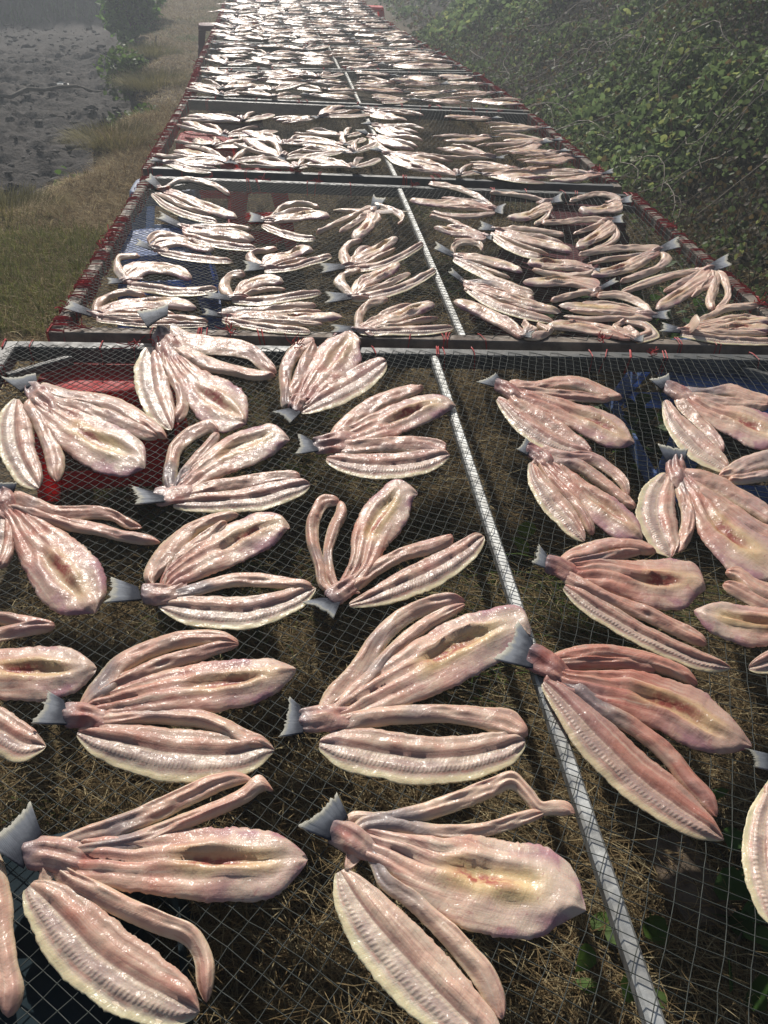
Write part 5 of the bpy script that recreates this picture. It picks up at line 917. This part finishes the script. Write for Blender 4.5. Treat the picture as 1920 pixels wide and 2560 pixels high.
["fish by near beam of second rack curled round on its right like a shell",0.75,[[1.0012,2.1016],[1.0149,2.0642],[1.0399,2.1082],[1.0151,2.1267]],[["B",[[0.9841,2.0838,1.03,2.1791],[0.9011,2.1227,0.9606,2.263],[0.8298,2.1642,0.8726,2.2931],[0.7514,2.1943,0.77,2.264]]],
["S",[[0.9796,2.1065,1.0255,2.1723],[0.962,2.2054,1.0063,2.2273],[1.0341,2.2984,1.0323,2.2403]]],
["F",[[1.0175,2.1516,1.0062,2.0774],[1.0672,2.1932,1.1113,2.1495],[1.0535,2.2024,1.109,2.2998],[1.0186,2.2338,1.0482,2.3053]]]]],
["fish at the near right of the second rack with one brown strip lifted up",0.49,[[1.1922,2.1974],[1.1348,2.2261],[1.1056,2.1574],[1.175,2.1591]],[["S",[[1.2019,2.221,1.1906,2.1596],[1.3361,2.3302,1.3176,2.2558],[1.4593,2.4123,1.4227,2.3168],[1.5612,2.4163,1.5237,2.3376]]],
["B",[[1.2049,2.2304,1.167,2.1376],[1.315,2.2323,1.2741,2.1389],[1.4183,2.2488,1.3644,2.1372],[1.5062,2.2166,1.4691,2.1472]]],
["B",[[1.3373,2.2697,1.2957,2.1645],[1.4586,2.3037,1.407,2.1884],[1.5472,2.2989,1.5019,2.2078]]],
["F",[[1.193,2.1947,1.1645,2.1382],[1.2824,2.1537,1.2455,2.0818],[1.3799,2.1351,1.3427,2.0633],[1.4588,2.1101,1.4322,2.0614]]]]]]
FISH_THIRD = [[[-0.3388,5.2298],[-0.6618,5.7731],[-0.4671,6.0572]],[[-0.4258,4.8601],[-0.6283,5.3834],[-0.2646,5.0987]],[[-0.4696,4.5643],[-0.6844,4.9979],[-0.3495,4.6002]],[[-0.0819,4.6465],[-0.2595,4.9675],[0.0412,4.8956]],[[0.2614,4.8189],[0.0563,4.9603],[0.4101,5.225]],[[0.2503,4.6116],[0.0179,4.6533],[0.3874,4.9219]],[[0.2918,4.4222],[0.049,4.515],[0.3942,4.6498]],[[-0.3523,4.2334],[-0.6283,4.5539],[-0.2645,4.4418]],[[-0.0917,4.3224],[-0.3462,4.6572],[0.0404,4.3813]],[[-0.0177,4.1076],[-0.2787,4.2131],[0.0618,4.1826]],[[0.2652,4.098],[0.0505,4.2305],[0.4001,4.3244]],[[0.1238,5.38],[-0.1823,5.2437],None],[[0.1314,5.3807],[0.417,5.64],None],[[-0.6768,4.192],[-0.3121,4.1634],None],[[0.4329,5.6132],[0.8235,5.3072],None],[[1.2365,5.4105],[0.8516,5.3097],None],[[1.4948,5.1099],[1.1584,5.1654],None],[[0.4519,5.1482],[0.8062,4.8242],None],[[1.1321,4.9042],[0.7945,4.8606],None],[[1.4738,4.7789],[1.1125,4.809],None],[[1.3842,4.7185],[1.0025,4.555],None],[[0.4034,4.8693],[0.7096,4.5037],None],[[1.051,4.3945],[0.7356,4.572],None],[[1.4303,4.4975],[1.0672,4.3954],None],[[1.4718,4.3705],[1.0799,4.2721],None],[[0.4496,4.4554],[0.8439,4.1711],None],[[1.1253,4.1329],[0.8645,4.2014],None],[[1.1239,4.1271],[1.4729,4.1875],None],[[0.91,4.0057],[1.1702,3.9495],None],[[1.5237,3.9374],[1.1953,4.0182],None],[[0.7841,4.0002],[0.5632,4.1572],[0.8888,4.0876]]]


def spline(P, n):
    """Catmull-Rom through the rows of P, n samples, by chord length"""
    P = np.asarray(P, float); c = (P[:, :2]+P[:, 2:])/2
    d = np.r_[0, np.cumsum(np.linalg.norm(np.diff(c, axis=0), axis=1)+1e-6)]; u = d/d[-1]
    s = np.linspace(0, 1, n); k = np.clip(np.searchsorted(u, s, 'right')-1, 0, len(u)-2)
    m = np.gradient(P, u, axis=0, edge_order=1)
    h = (u[k+1]-u[k])[:, None]; t = ((s-u[k])/(u[k+1]-u[k]))[:, None]
    return (2*t**3-3*t**2+1)*P[k]+(t**3-2*t**2+t)*h*m[k]+(-2*t**3+3*t**2)*P[k+1]+(t**3-t**2)*h*m[k+1], d[-1], s

def lobe(kind, rails, ns, m, seed, zf, lift=0.0, cap=None, raise_tip=0.0, size=1.0):
    """one flap of a split fish as a closed cushion between two rails; returns (verts, faces, uv metric, uv unit)"""
    flip = kind == 'f'; kind = kind.upper(); rails = np.asarray(rails, float)
    if flip: rails = rails[:, [2, 3, 0, 1]]
    g = np.random.default_rng(seed)
    if cap:
        c = (rails[:, :2]+rails[:, 2:])/2; h = (rails[:, :2]-rails[:, 2:])/2; w = np.linalg.norm(h, axis=1)*2
        k = np.minimum(1, cap*(1-np.exp(-w/cap))/w*1.15); h = h*k[:, None]; rails = np.c_[c+h, c-h]
    S, L, u = spline(rails, ns)
    c = (S[:, :2]+S[:, 2:])/2; h = (S[:, :2]-S[:, 2:])/2
    e0 = {'S': .90, 'K': .55, 'B': .86, 'F': .90, 'W': .45}[kind]
    wm = np.where(u > e0, np.sqrt(np.clip(1-((u-e0)/(1-e0))**2, 0, 1))*.96+.04, 1)*np.where(u < .10, .55+.45*np.sqrt(np.clip(1-(1-u/.10)**2, 0, 1)), 1)
    v = np.sin(np.linspace(-.5, .5, m)*math.pi)                  # denser near the edges
    v = .55*v+.45*np.linspace(-1, 1, m)
    V, U = np.meshgrid(v, u)
    jl = 1+.03*noise(u*L*120+seed, 3.1)+.035*noise(u*L*38+seed, 9.1); jr = 1+.03*noise(u*L*120+seed, 5.7)+.035*noise(u*L*38+seed, 1.9)
    jj = np.where(V > 0, jl[:, None], jr[:, None])
    jj[:, 0] += g.normal(0, .013, ns); jj[:, -1] += g.normal(0, .013, ns)
    X = c[:, None]+h[:, None]*(V*wm[:, None]*jj)[..., None]
    hw = np.linalg.norm(h, axis=1)*wm
    x, y = X[..., 0], X[..., 1]
    n1 = noise(x*42+seed, y*42, 1.5); n2 = noise(x*120, y*120+seed, 4.5); fl = noise(V*2.6+seed, U*L*26)
    if kind == 'S':
        sk_ = .55*math.sin(seed*2.7); T = np.minimum(hw*.72, .0105*size)[:, None]; Z = T*(1-np.abs(V)**2.6)**.6*(1+.30*fl)*(1+sk_*V)*(.55+.45*sstep(0, .2, U))
    elif kind == 'K':
        T = np.minimum(hw*.75, .0125*size)[:, None]; Z = T*(1-np.abs(V)**2.4)**.5*(1+.5*fl)*(1-.8*sstep(.45, 1, U))
    elif kind == 'W':
        T = np.minimum(hw*.5, .0085*size)[:, None]; cr = noise(V*6.5+seed, U*1.2); Z = T*(1-np.abs(V)**4)**.5*(.8+.55*cr)*(1-.75*sstep(.4, 1, U))
    elif kind == 'B':
        T = np.minimum(hw*.48, .0130*size)[:, None]; E = (1-np.abs(V)**3.6)**.5; sr = np.random.default_rng(seed).random(4)
        vc = .10*np.sin(seed*1.7)+.12*np.sin(U*5+seed)
        pk = np.clip((U-(.34+.14*sr[0]))/(.42+.10*sr[1]), 0, 1); G = np.sin(math.pi*pk)**.7*(.92+.3*sr[2]); q = (V-vc)+.05*noise(U*9, V*2+seed)
        gw = .05+(.09+.10*sr[3])*np.sin(math.pi*pk)
        root_cr = (1-sstep(.30, .60, U))
        lp = gw+.13
        Z = T*E*((.86-.26*G)+.22*fl)*(.6+.4*sstep(0, .25, U)) - T*G*.72*np.exp(-(q/gw)**2)
        Z = Z + T*G*.62*(np.exp(-((q-lp)/.12)**2)*(.8+.5*noise(U*7+seed, 1.3))+np.exp(-((q+lp)/.12)**2)*(.8+.5*noise(U*7+seed, 7.3)))
        Z = Z - T*root_cr*.62*(np.exp(-((V-.05)/.07)**2)+.8*np.exp(-((V+.48)/.07)**2)+.8*np.exp(-((V-.52)/.07)**2))
        Z = Z - T*.25*sstep(.8, 1.0, U)*np.abs(V)
    else:                                                        # fillet: rail R (V=-1) is the thin outer margin
        T = np.minimum(hw*.5, .0105*size)[:, None]; E = (1-np.abs(V)**6)**.5
        thick = .22+.22*sstep(-.75, -.3, V)+.56*sstep(.0, .35, V)
        Z = T*E*thick*(1+.20*fl)*(.6+.4*sstep(0, .2, U)) - T*.30*np.exp(-((V-.02)/.05)**2) - T*.20*np.exp(-((V-.62)/.06)**2)+T*.20*np.exp(-((V+.42)/.13)**2)
    ed = np.clip((1-np.abs(V))*4, 0, 1)*np.clip((1-U)*12, .1, 1)
    Z = np.maximum(Z, 0)+(.0020*n1+.0010*n2)*ed*size
    Z = np.maximum(Z, .0006)
    lf = lift+raise_tip*sstep(.2, 1, U)
    droop = .004*size*noise(U*3+seed, V*.7, seed*.37)             # slight warp of the whole flap
    base = zf(x, y)+.002+lf+np.abs(droop)
    top = np.stack([x, y, base+Z], -1).reshape(-1, 3)
    mb_ = 3; vb = np.linspace(-1, 1, mb_); ib = [0, m//2, m-1]
    bot = np.stack([x[:, ib], y[:, ib], base[:, ib]-.0003], -1).reshape(-1, 3)
    I = np.arange(ns*m).reshape(ns, m); J = np.arange(ns*mb_).reshape(ns, mb_)+ns*m
    F1 = np.stack([I[:-1, 1:], I[:-1, :-1], I[1:, :-1], I[1:, 1:]], -1).reshape(-1, 4)
    F2 = np.stack([J[:-1, :-1], J[:-1, 1:], J[1:, 1:], J[1:, :-1]], -1).reshape(-1, 4)
    side1 = np.stack([J[:-1, 0], J[1:, 0], I[1:, 0], I[:-1, 0]], -1); side2 = np.stack([I[:-1, -1], I[1:, -1], J[1:, -1], J[:-1, -1]], -1)
    Fq = np.concatenate([F1, F2, side1, side2])
    verts = np.concatenate([top, bot])
    um = np.concatenate([np.stack([U*L, V*hw[:, None]], -1).reshape(-1, 2), np.stack([U[:, ib]*L, V[:, ib]*hw[:, None]], -1).reshape(-1, 2)])
    un = np.concatenate([np.stack([U, V*.5+.5], -1).reshape(-1, 2), np.stack([U[:, ib], V[:, ib]*.5+.5], -1).reshape(-1, 2)])
    return verts, Fq, um, un
def fin(quad, zf, lift, seed, nu=25, nv=8):
    p1, q1, q2, p2 = [np.array(p, float) for p in quad]; g = np.random.default_rng(seed)
    a = np.linspace(0, 1, nu)[None]; b = np.linspace(0, 1, nv)[:, None]
    conc = 1-.16*(1-(2*a-1)**2)+.045*g.normal(size=(1, nu)); bb = b*conc
    P = ((p1*(1-a[..., None])+p2*a[..., None])*(1-bb[..., None])+(q1*(1-a[..., None])+q2*a[..., None])*bb[..., None])
    x, y = P[..., 0], P[..., 1]
    z = zf(x, y)+.006+lift+.012*b*np.sin(seed)*(.3+a)*.8+.010*np.abs(b)+.0003*np.where(np.arange(nu) % 2, 1, -1)[None]*b+.004*(1-b)*(1-(2*a-1)**2)
    th = .0016*(1-.6*b)+0*a
    top = np.stack([x, y, z+th], -1).reshape(-1, 3); bot = np.stack([x, y, z-th], -1).reshape(-1, 3)
    I = np.arange(nu*nv).reshape(nv, nu); J = I+nu*nv
    q = lambda K: np.stack([K[:-1, :-1], K[:-1, 1:], K[1:, 1:], K[1:, :-1]], -1).reshape(-1, 4)
    rim = lambda A, B: np.stack([A[:-1], A[1:], B[1:], B[:-1]], -1)
    Fq = np.concatenate([q(I)[:, ::-1], q(J), rim(I[0], J[0]), rim(J[-1], I[-1]), rim(J[:, 0], I[:, 0]), rim(I[:, -1], J[:, -1])])
    uv = np.stack([np.broadcast_to(a, x.shape), np.broadcast_to(b, x.shape)], -1).reshape(-1, 2); uv = np.concatenate([uv, uv])
    return np.concatenate([top, bot]), Fq, uv*.08, uv
def fish_mesh(name, data, org):
    v, f, um, un = data
    me = poly_mesh(name, v-np.asarray(org)[None], f, True); loops = np.asarray(f).ravel()
    for nm, a in (('metric', um), ('unit', un)):
        l = me.uv_layers.new(name=nm); l.data.foreach_set('uv', a[loops].astype(np.float32).ravel())
    return me
PART = {'S': ('side_strip', 'strip'), 'B': ('belly_flap', 'belly'), 'F': ('back_fillet', 'fillet'), 'f': ('back_fillet', 'fillet'), 'K': ('tail_stump', 'stump'), 'W': ('flesh_web', 'web')}
CAPS = {'S': .050, 'B': .105, 'F': .080, 'f': .080, 'K': .05, 'W': .3}
def with_web(lobes, tip):
    """joins the flaps at the tail: roots run into the stump, and a low web of flesh fills the fan"""
    lobes = [(k, np.asarray(r, float)) for k, r in lobes]
    st = next(r for k, r in lobes if k == 'K'); mid = (st[:, :2]+st[:, 2:])/2
    root = mid[min(1, len(mid)-1)]; ax = mid[-1]-tip; a0 = math.atan2(ax[1], ax[0]); sw = np.linalg.norm(st[1, :2]-st[1, 2:])
    out = []; fan = []
    for k, r in lobes:
        if k == 'K': out.append((k, r)); continue
        c = (r[:, :2]+r[:, 2:])/2; d = np.linalg.norm(c[0]-root)
        if d < .13:
            far = c[min(2, len(c)-1)]-root; ang = (math.atan2(far[1], far[0])-a0+math.pi) % (2*math.pi)-math.pi
            fan.append((ang, r))
            if d > .015 and k in 'SB':
                h = (r[0, :2]-r[0, 2:])/2; h = h/np.linalg.norm(h)*min(np.linalg.norm(h)*.7, sw*.3)
                r = np.concatenate([[np.r_[root+h, root-h]], r])
        out.append((k, r))
    if len(fan) > 1:
        fan.sort(key=lambda f: f[0]); lo, hi = fan[0], fan[-1]; spread = hi[0]-lo[0]
        dmax = .085 if spread < 1.0 else .07 if spread < 1.7 else .055
        def onrail(q, d):
            s = np.linspace(0, len(q)-1, 200); p = np.stack([np.interp(s, np.arange(len(q)), q[:, j]) for j in (0, 1)], 1)
            e = np.linalg.norm(p-root, axis=1); k = np.argmax(e >= d) if (e >= d).any() else -1
            v = p[k]-root; n = np.linalg.norm(v)
            da = (math.atan2(v[1], v[0])-a0+math.pi) % (2*math.pi)-math.pi; da = max(-1.05, min(1.05, da))
            return root+np.array([math.cos(a0+da), math.sin(a0+da)])*min(n, d)
        ww = [st[1]]
        for f in (.3, .55, .8, 1.0):
            ww.append(np.r_[onrail(hi[1][:, :2], dmax*f), onrail(lo[1][:, 2:], dmax*f)])
        out.insert(1, ('W', np.array(ww)))
    return out
def build_fish(label, tint, tail, lobes, zf, seed, ns, m, cap, group, extra=0.0, add_stump=False):
    c = np.mean(np.asarray(tail), 0); bx, by = (np.asarray(tail[0])+np.asarray(tail[3]))/2
    org = (float(bx), float(by), float(zf(np.array(bx), np.array(by))))
    root = empty('split_fish', org); tag(root, label, 'fish', group)
    tip = (np.asarray(tail[1])+np.asarray(tail[2]))/2
    lobes = list(lobes)
    if add_stump:
        d = np.array([bx, by])-tip; d /= np.linalg.norm(d); n = np.array([-d[1], d[0]]); w = .5*max(.026, min(.042, np.linalg.norm(np.asarray(tail[0])-np.asarray(tail[3]))))
        st = [np.r_[np.array([bx, by])+d*k+n*w*s, np.array([bx, by])+d*k-n*w*s] for k, s in ((-.018, .8), (.01, 1), (.04, 1.05), (.075, .9))]
        lobes.insert(0, ['K', [list(x) for x in st]])
    lobes = with_web(lobes, tip)
    if add_stump:
        fl_ = [(k, np.asarray(r_)) for k, r_ in lobes if k not in 'KW']
        for (k1, a_), (k2, b_) in zip(fl_[:-1], fl_[1:]):
            s_ = np.linspace(0, 1, 6)
            f_ = lambda q_: np.stack([np.interp(s_, np.linspace(0, 1, len(q_)), (q_[:, j]+q_[:, j+2])/2) for j in (0, 1)], 1)
            ca, cb = f_(a_), f_(b_); v1, v2 = ca[3]-ca[0], cb[3]-cb[0]
            cosang = v1@v2/(np.linalg.norm(v1)*np.linalg.norm(v2)+1e-9)
            if cosang < .55: continue
            wgt = .5+.12*math.sin(seed+len(lobes)); cc = ca*wgt+cb*(1-wgt); cc = cc[0]+(cc-cc[0])*(.82+.13*math.sin(seed*2.3))
            tn = np.gradient(cc, axis=0); tn /= np.linalg.norm(tn, axis=1)[:, None]+1e-9; nn_ = np.stack([-tn[:, 1], tn[:, 0]], 1)*(.020*np.array([.6, .9, 1, 1, .9, .5]))[:, None]
            lobes.append(('S', np.c_[cc+nn_, cc-nn_]))
    for j, (k, rails) in enumerate(lobes):
        lift = {'K': .004, 'S': .001, 'B': .002, 'F': .0, 'f': .0, 'W': .001}[k]+extra
        rt = .05 if 'lifted' in label and j == 1 else .02 if 'raised brown' in label and j == 1 else 0
        data = lobe(k, rails, ns if k not in 'KW' else ns//2, m, seed*13+j, zf, lift, CAPS[k] if cap else None, rt, 1.12 if cap else 1.0)
        o = link(PART[k][0], fish_mesh(PART[k][0], data, org), MAT[PART[k][1]], root); o['tint'] = float(tint)
    rise = .045 if 'propped' in label else .004
    o = link('tail_fin', fish_mesh('tail_fin', fin(tail, zf, extra+rise, seed), org), MAT['fin'], root); o['tint'] = float(tint)
    return root
for n, (lab, tint, tail, lobes) in enumerate(FISH_NEAR):
    build_fish(lab, tint, tail, lobes, lambda x, y: net_z(0, x, y), n+1, 84, 22, False, 'split fish on the nearest rack')
for n, (lab, tint, tail, lobes) in enumerate(FISH_SECOND):
    build_fish(lab, (tint-.3)*.75, tail, lobes, lambda x, y: net_z(1, x, y), n+101, 40, 15, True, 'split fish on the second rack', extra=.0, add_stump=True)

# templates for the farther racks: local x = away from the tail
def template(seed, opened):
    g = np.random.default_rng(900+seed); L = .34*g.uniform(.92, 1.1); lobes = []
    def bundle(a0, a1, kinds, Lb, bow):
        n = len(kinds)
        for j, k in enumerate(kinds):
            a = a0+(a1-a0)*(j/(max(n-1, 1))) ; l = Lb*g.uniform(.85, 1.05); s = np.linspace(.01, 1, 6)
            bend = bow*(j-(n-1)/2)/max(n, 2)
            w = {'S': .036, 'B': .075, 'F': .062, 'f': .062}[k]*np.array([.35, .75, 1, 1, .8, .35])*g.uniform(.9, 1.1)
            ang = a+bend*np.sin(s*math.pi)
            x = s*l*np.cos(ang); y = s*l*np.sin(ang)
            tx = np.gradient(x); ty = np.gradient(y); q = np.hypot(tx, ty)
            nx_, ny_ = -ty/q, tx/q
            lobes.append((k, np.stack([x+nx_*w/2, y+ny_*w/2, x-nx_*w/2, y-ny_*w/2], 1)))
    if opened:
        bundle(R(30), R(62), ['S', 'B', 'S'], L, .5); bundle(R(-58), R(-32), ['F', 'S'], L*.8, .5)
    else:
        bundle(R(-20), R(20), [['F', 'S', 'B', 'S', 'S'], ['F', 'B', 'S', 'S'], ['F', 'S', 'S', 'B']][seed % 3], L, .6)
    tl = [(-.005, .014), (-.065, .034), (-.065, -.034), (-.005, -.014)]
    lobes.insert(0, ('K', np.array([(x, w/2, x, -w/2) for x, w in ((-.01, .026), (.02, .036), (.05, .04), (.09, .03))])))
    zero = lambda x, y: np.asarray(x)*0
    out = []; lobes = with_web(lobes, np.array([-.065, 0.0]))
    for j, (k, r_) in enumerate(lobes):
        lift = {'K': .004, 'S': .003, 'B': .003, 'F': .0, 'f': 0, 'W': .001}[k]
        out.append((PART[k], lobe(k, r_, 26, 11, seed*17+j, zero, lift, None, g.choice([0, 0, .012]), 1.15)))
    out.append((('tail_fin', 'fin'), fin(tl, zero, .004, seed, 9, 5)))
    meshes = [(p[0], fish_mesh(p[0], d, (0, 0, 0)), MAT[p[1]]) for p, d in out]
    # the same fish as one mesh for the far racks
    v = []; f = []; um = []; un = []; mi = []; n = 0; slots = ['strip', 'belly', 'fillet', 'stump', 'fin', 'web']
    for p, (a, b, c, d) in out: v.append(a); f.append(b+n); um.append(c); un.append(d); mi += [slots.index(p[1])]*len(b); n += len(a)
    whole = fish_mesh('split_fish', (np.concatenate(v), np.concatenate(f), np.concatenate(um), np.concatenate(un)), (0, 0, 0))
    for s_ in slots: whole.materials.append(MAT[s_])
    whole.polygons.foreach_set('material_index', np.array(mi, np.int32))
    for nm, me_, mt in meshes: me_.materials.append(mt)
    return meshes, whole, L
CLOSED = [template(k, False) for k in range(8)]; OPENED = [template(20+k, True) for k in range(5)]
def place(rack, x, y, ang, opened, scale, k, label, group, parts, mirror=False, dz=0.0):
    meshes, whole, L = (OPENED if opened else CLOSED)[k % (5 if opened else 8)]
    z = float(net_z(rack, np.array(x), np.array(y)))+.002+dz
    tint = .02+.30*random.random()
    if parts: root = empty('split_fish', (x, y, z))
    else: root = bpy.data.objects.new('split_fish', whole); C.objects.link(root); root.location = (x, y, z); root['tint'] = tint
    root.rotation_euler = (random.gauss(0, .03), random.gauss(0, .03), ang); root.scale = (scale, -scale if mirror else scale, scale)
    tag(root, label, 'fish', group)
    if parts:
        for nm, me_, mt in meshes:
            o = bpy.data.objects.new(nm, me_); C.objects.link(o); o.parent = root; o['tint'] = tint
    return root
NUM = ['first', 'second', 'third', 'fourth', 'fifth', 'sixth', 'seventh', 'eighth', 'ninth', 'tenth']
# third rack: traced places; rows counted from the near beam
third = []
for n, (t, l, r) in enumerate(FISH_THIRD):
    t = np.array(t); l = np.array(l); dl = l-t; half = 'left' if (t[0]+l[0])/2 < .46 else 'right'
    third.append([t, math.atan2(dl[1], dl[0]), np.linalg.norm(dl), r, half])
for half in ('left', 'right'):
    fs = sorted([f for f in third if f[4] == half], key=lambda f: f[0][1])
    rows = [fs[i:i+3] for i in range(0, len(fs), 3)]
    for ri, row in enumerate(rows):
        for ci, f in enumerate(sorted(row, key=lambda f: f[0][0])):
            t, ang, ln, r, _ = f; op = r is not None
            lab = f'{"splayed" if op else "bundled"} fish on third rack, {half} half, {NUM[ri]} row from near beam, {NUM[ci]} tail from left'
            k = ri*3+ci
            a = ang
            if op: a = math.atan2(r[1]-t[1], r[0]-t[0])*.5+ang*.5
            place(2, float(t[0]), float(np.clip(t[1], 3.98+.04, 5.8)), a, op, float(np.clip(ln/.36, .88, 1.12)), k, lab, 'split fish on the third rack', True, False, .006*(k % 3))
# fourth to ninth racks: rows laid across each half
for i in range(3, 9):
    q = np.asarray(QUADS[i]); sb = (np.mean(BAR[i])-q[0, 0])/(q[1, 0]-q[0, 0])
    nrow = 4 if i < 8 else 2
    for half, s0, s1 in (('left', .03, sb-.01), ('right', sb+.02, .97)):
        for ri in range(nrow):
            ncol = 3
            for ci in range(ncol):
                tt = .14+(ri/3)*.68+random.gauss(0, .010)
                w = (s1-s0)/ncol; op = (half == 'left' and random.random() < .45)
                right_tail = half == 'right' and random.random() < .75
                sc = random.uniform(.92, 1.10)
                sc_w = .36/2.36
                if op: s = s0+w*(ci+.5); ang = R(90+random.gauss(0, 8))
                elif right_tail: s = s0+w*(ci+1)-.012; ang = R(180+random.gauss(4, 7))
                else: s = s0+w*ci+.03; ang = R(random.gauss(-6, 7))
                p = bil(q, np.array(s), np.array(np.clip(tt, .12, .85)))
                lab = f'{"splayed" if op else "bundled"} fish on {ORD[i]} rack, {half} half, {NUM[ri]} row from near beam, {NUM[ci]} from left'
                if op: p = p-np.array([0, .10])
                place(i, float(p[0]), float(p[1]), ang, op, sc, random.randrange(40), lab, f'split fish on the {ORD[i]} rack', i == 3, random.random() < .5, .005*random.random())

# ------------------------------------------------------------------ hazy air
t = NT('haze'); pv = t.n('VolumePrincipled'); pv.inputs['Color'].default_value = (.84, .92, 1.0, 1); pv.inputs['Density'].default_value = .0095; pv.inputs['Anisotropy'].default_value = .35
t.t.nodes.remove(t.b); t.t.links.new(pv.outputs[0], t.out.inputs['Volume'])
hz = MB().box((0, 67, 2.75), (190, 200, 8.5)).build('haze', t.m); tag(hz, 'pale hazy air over the whole place', 'haze', kind='stuff')
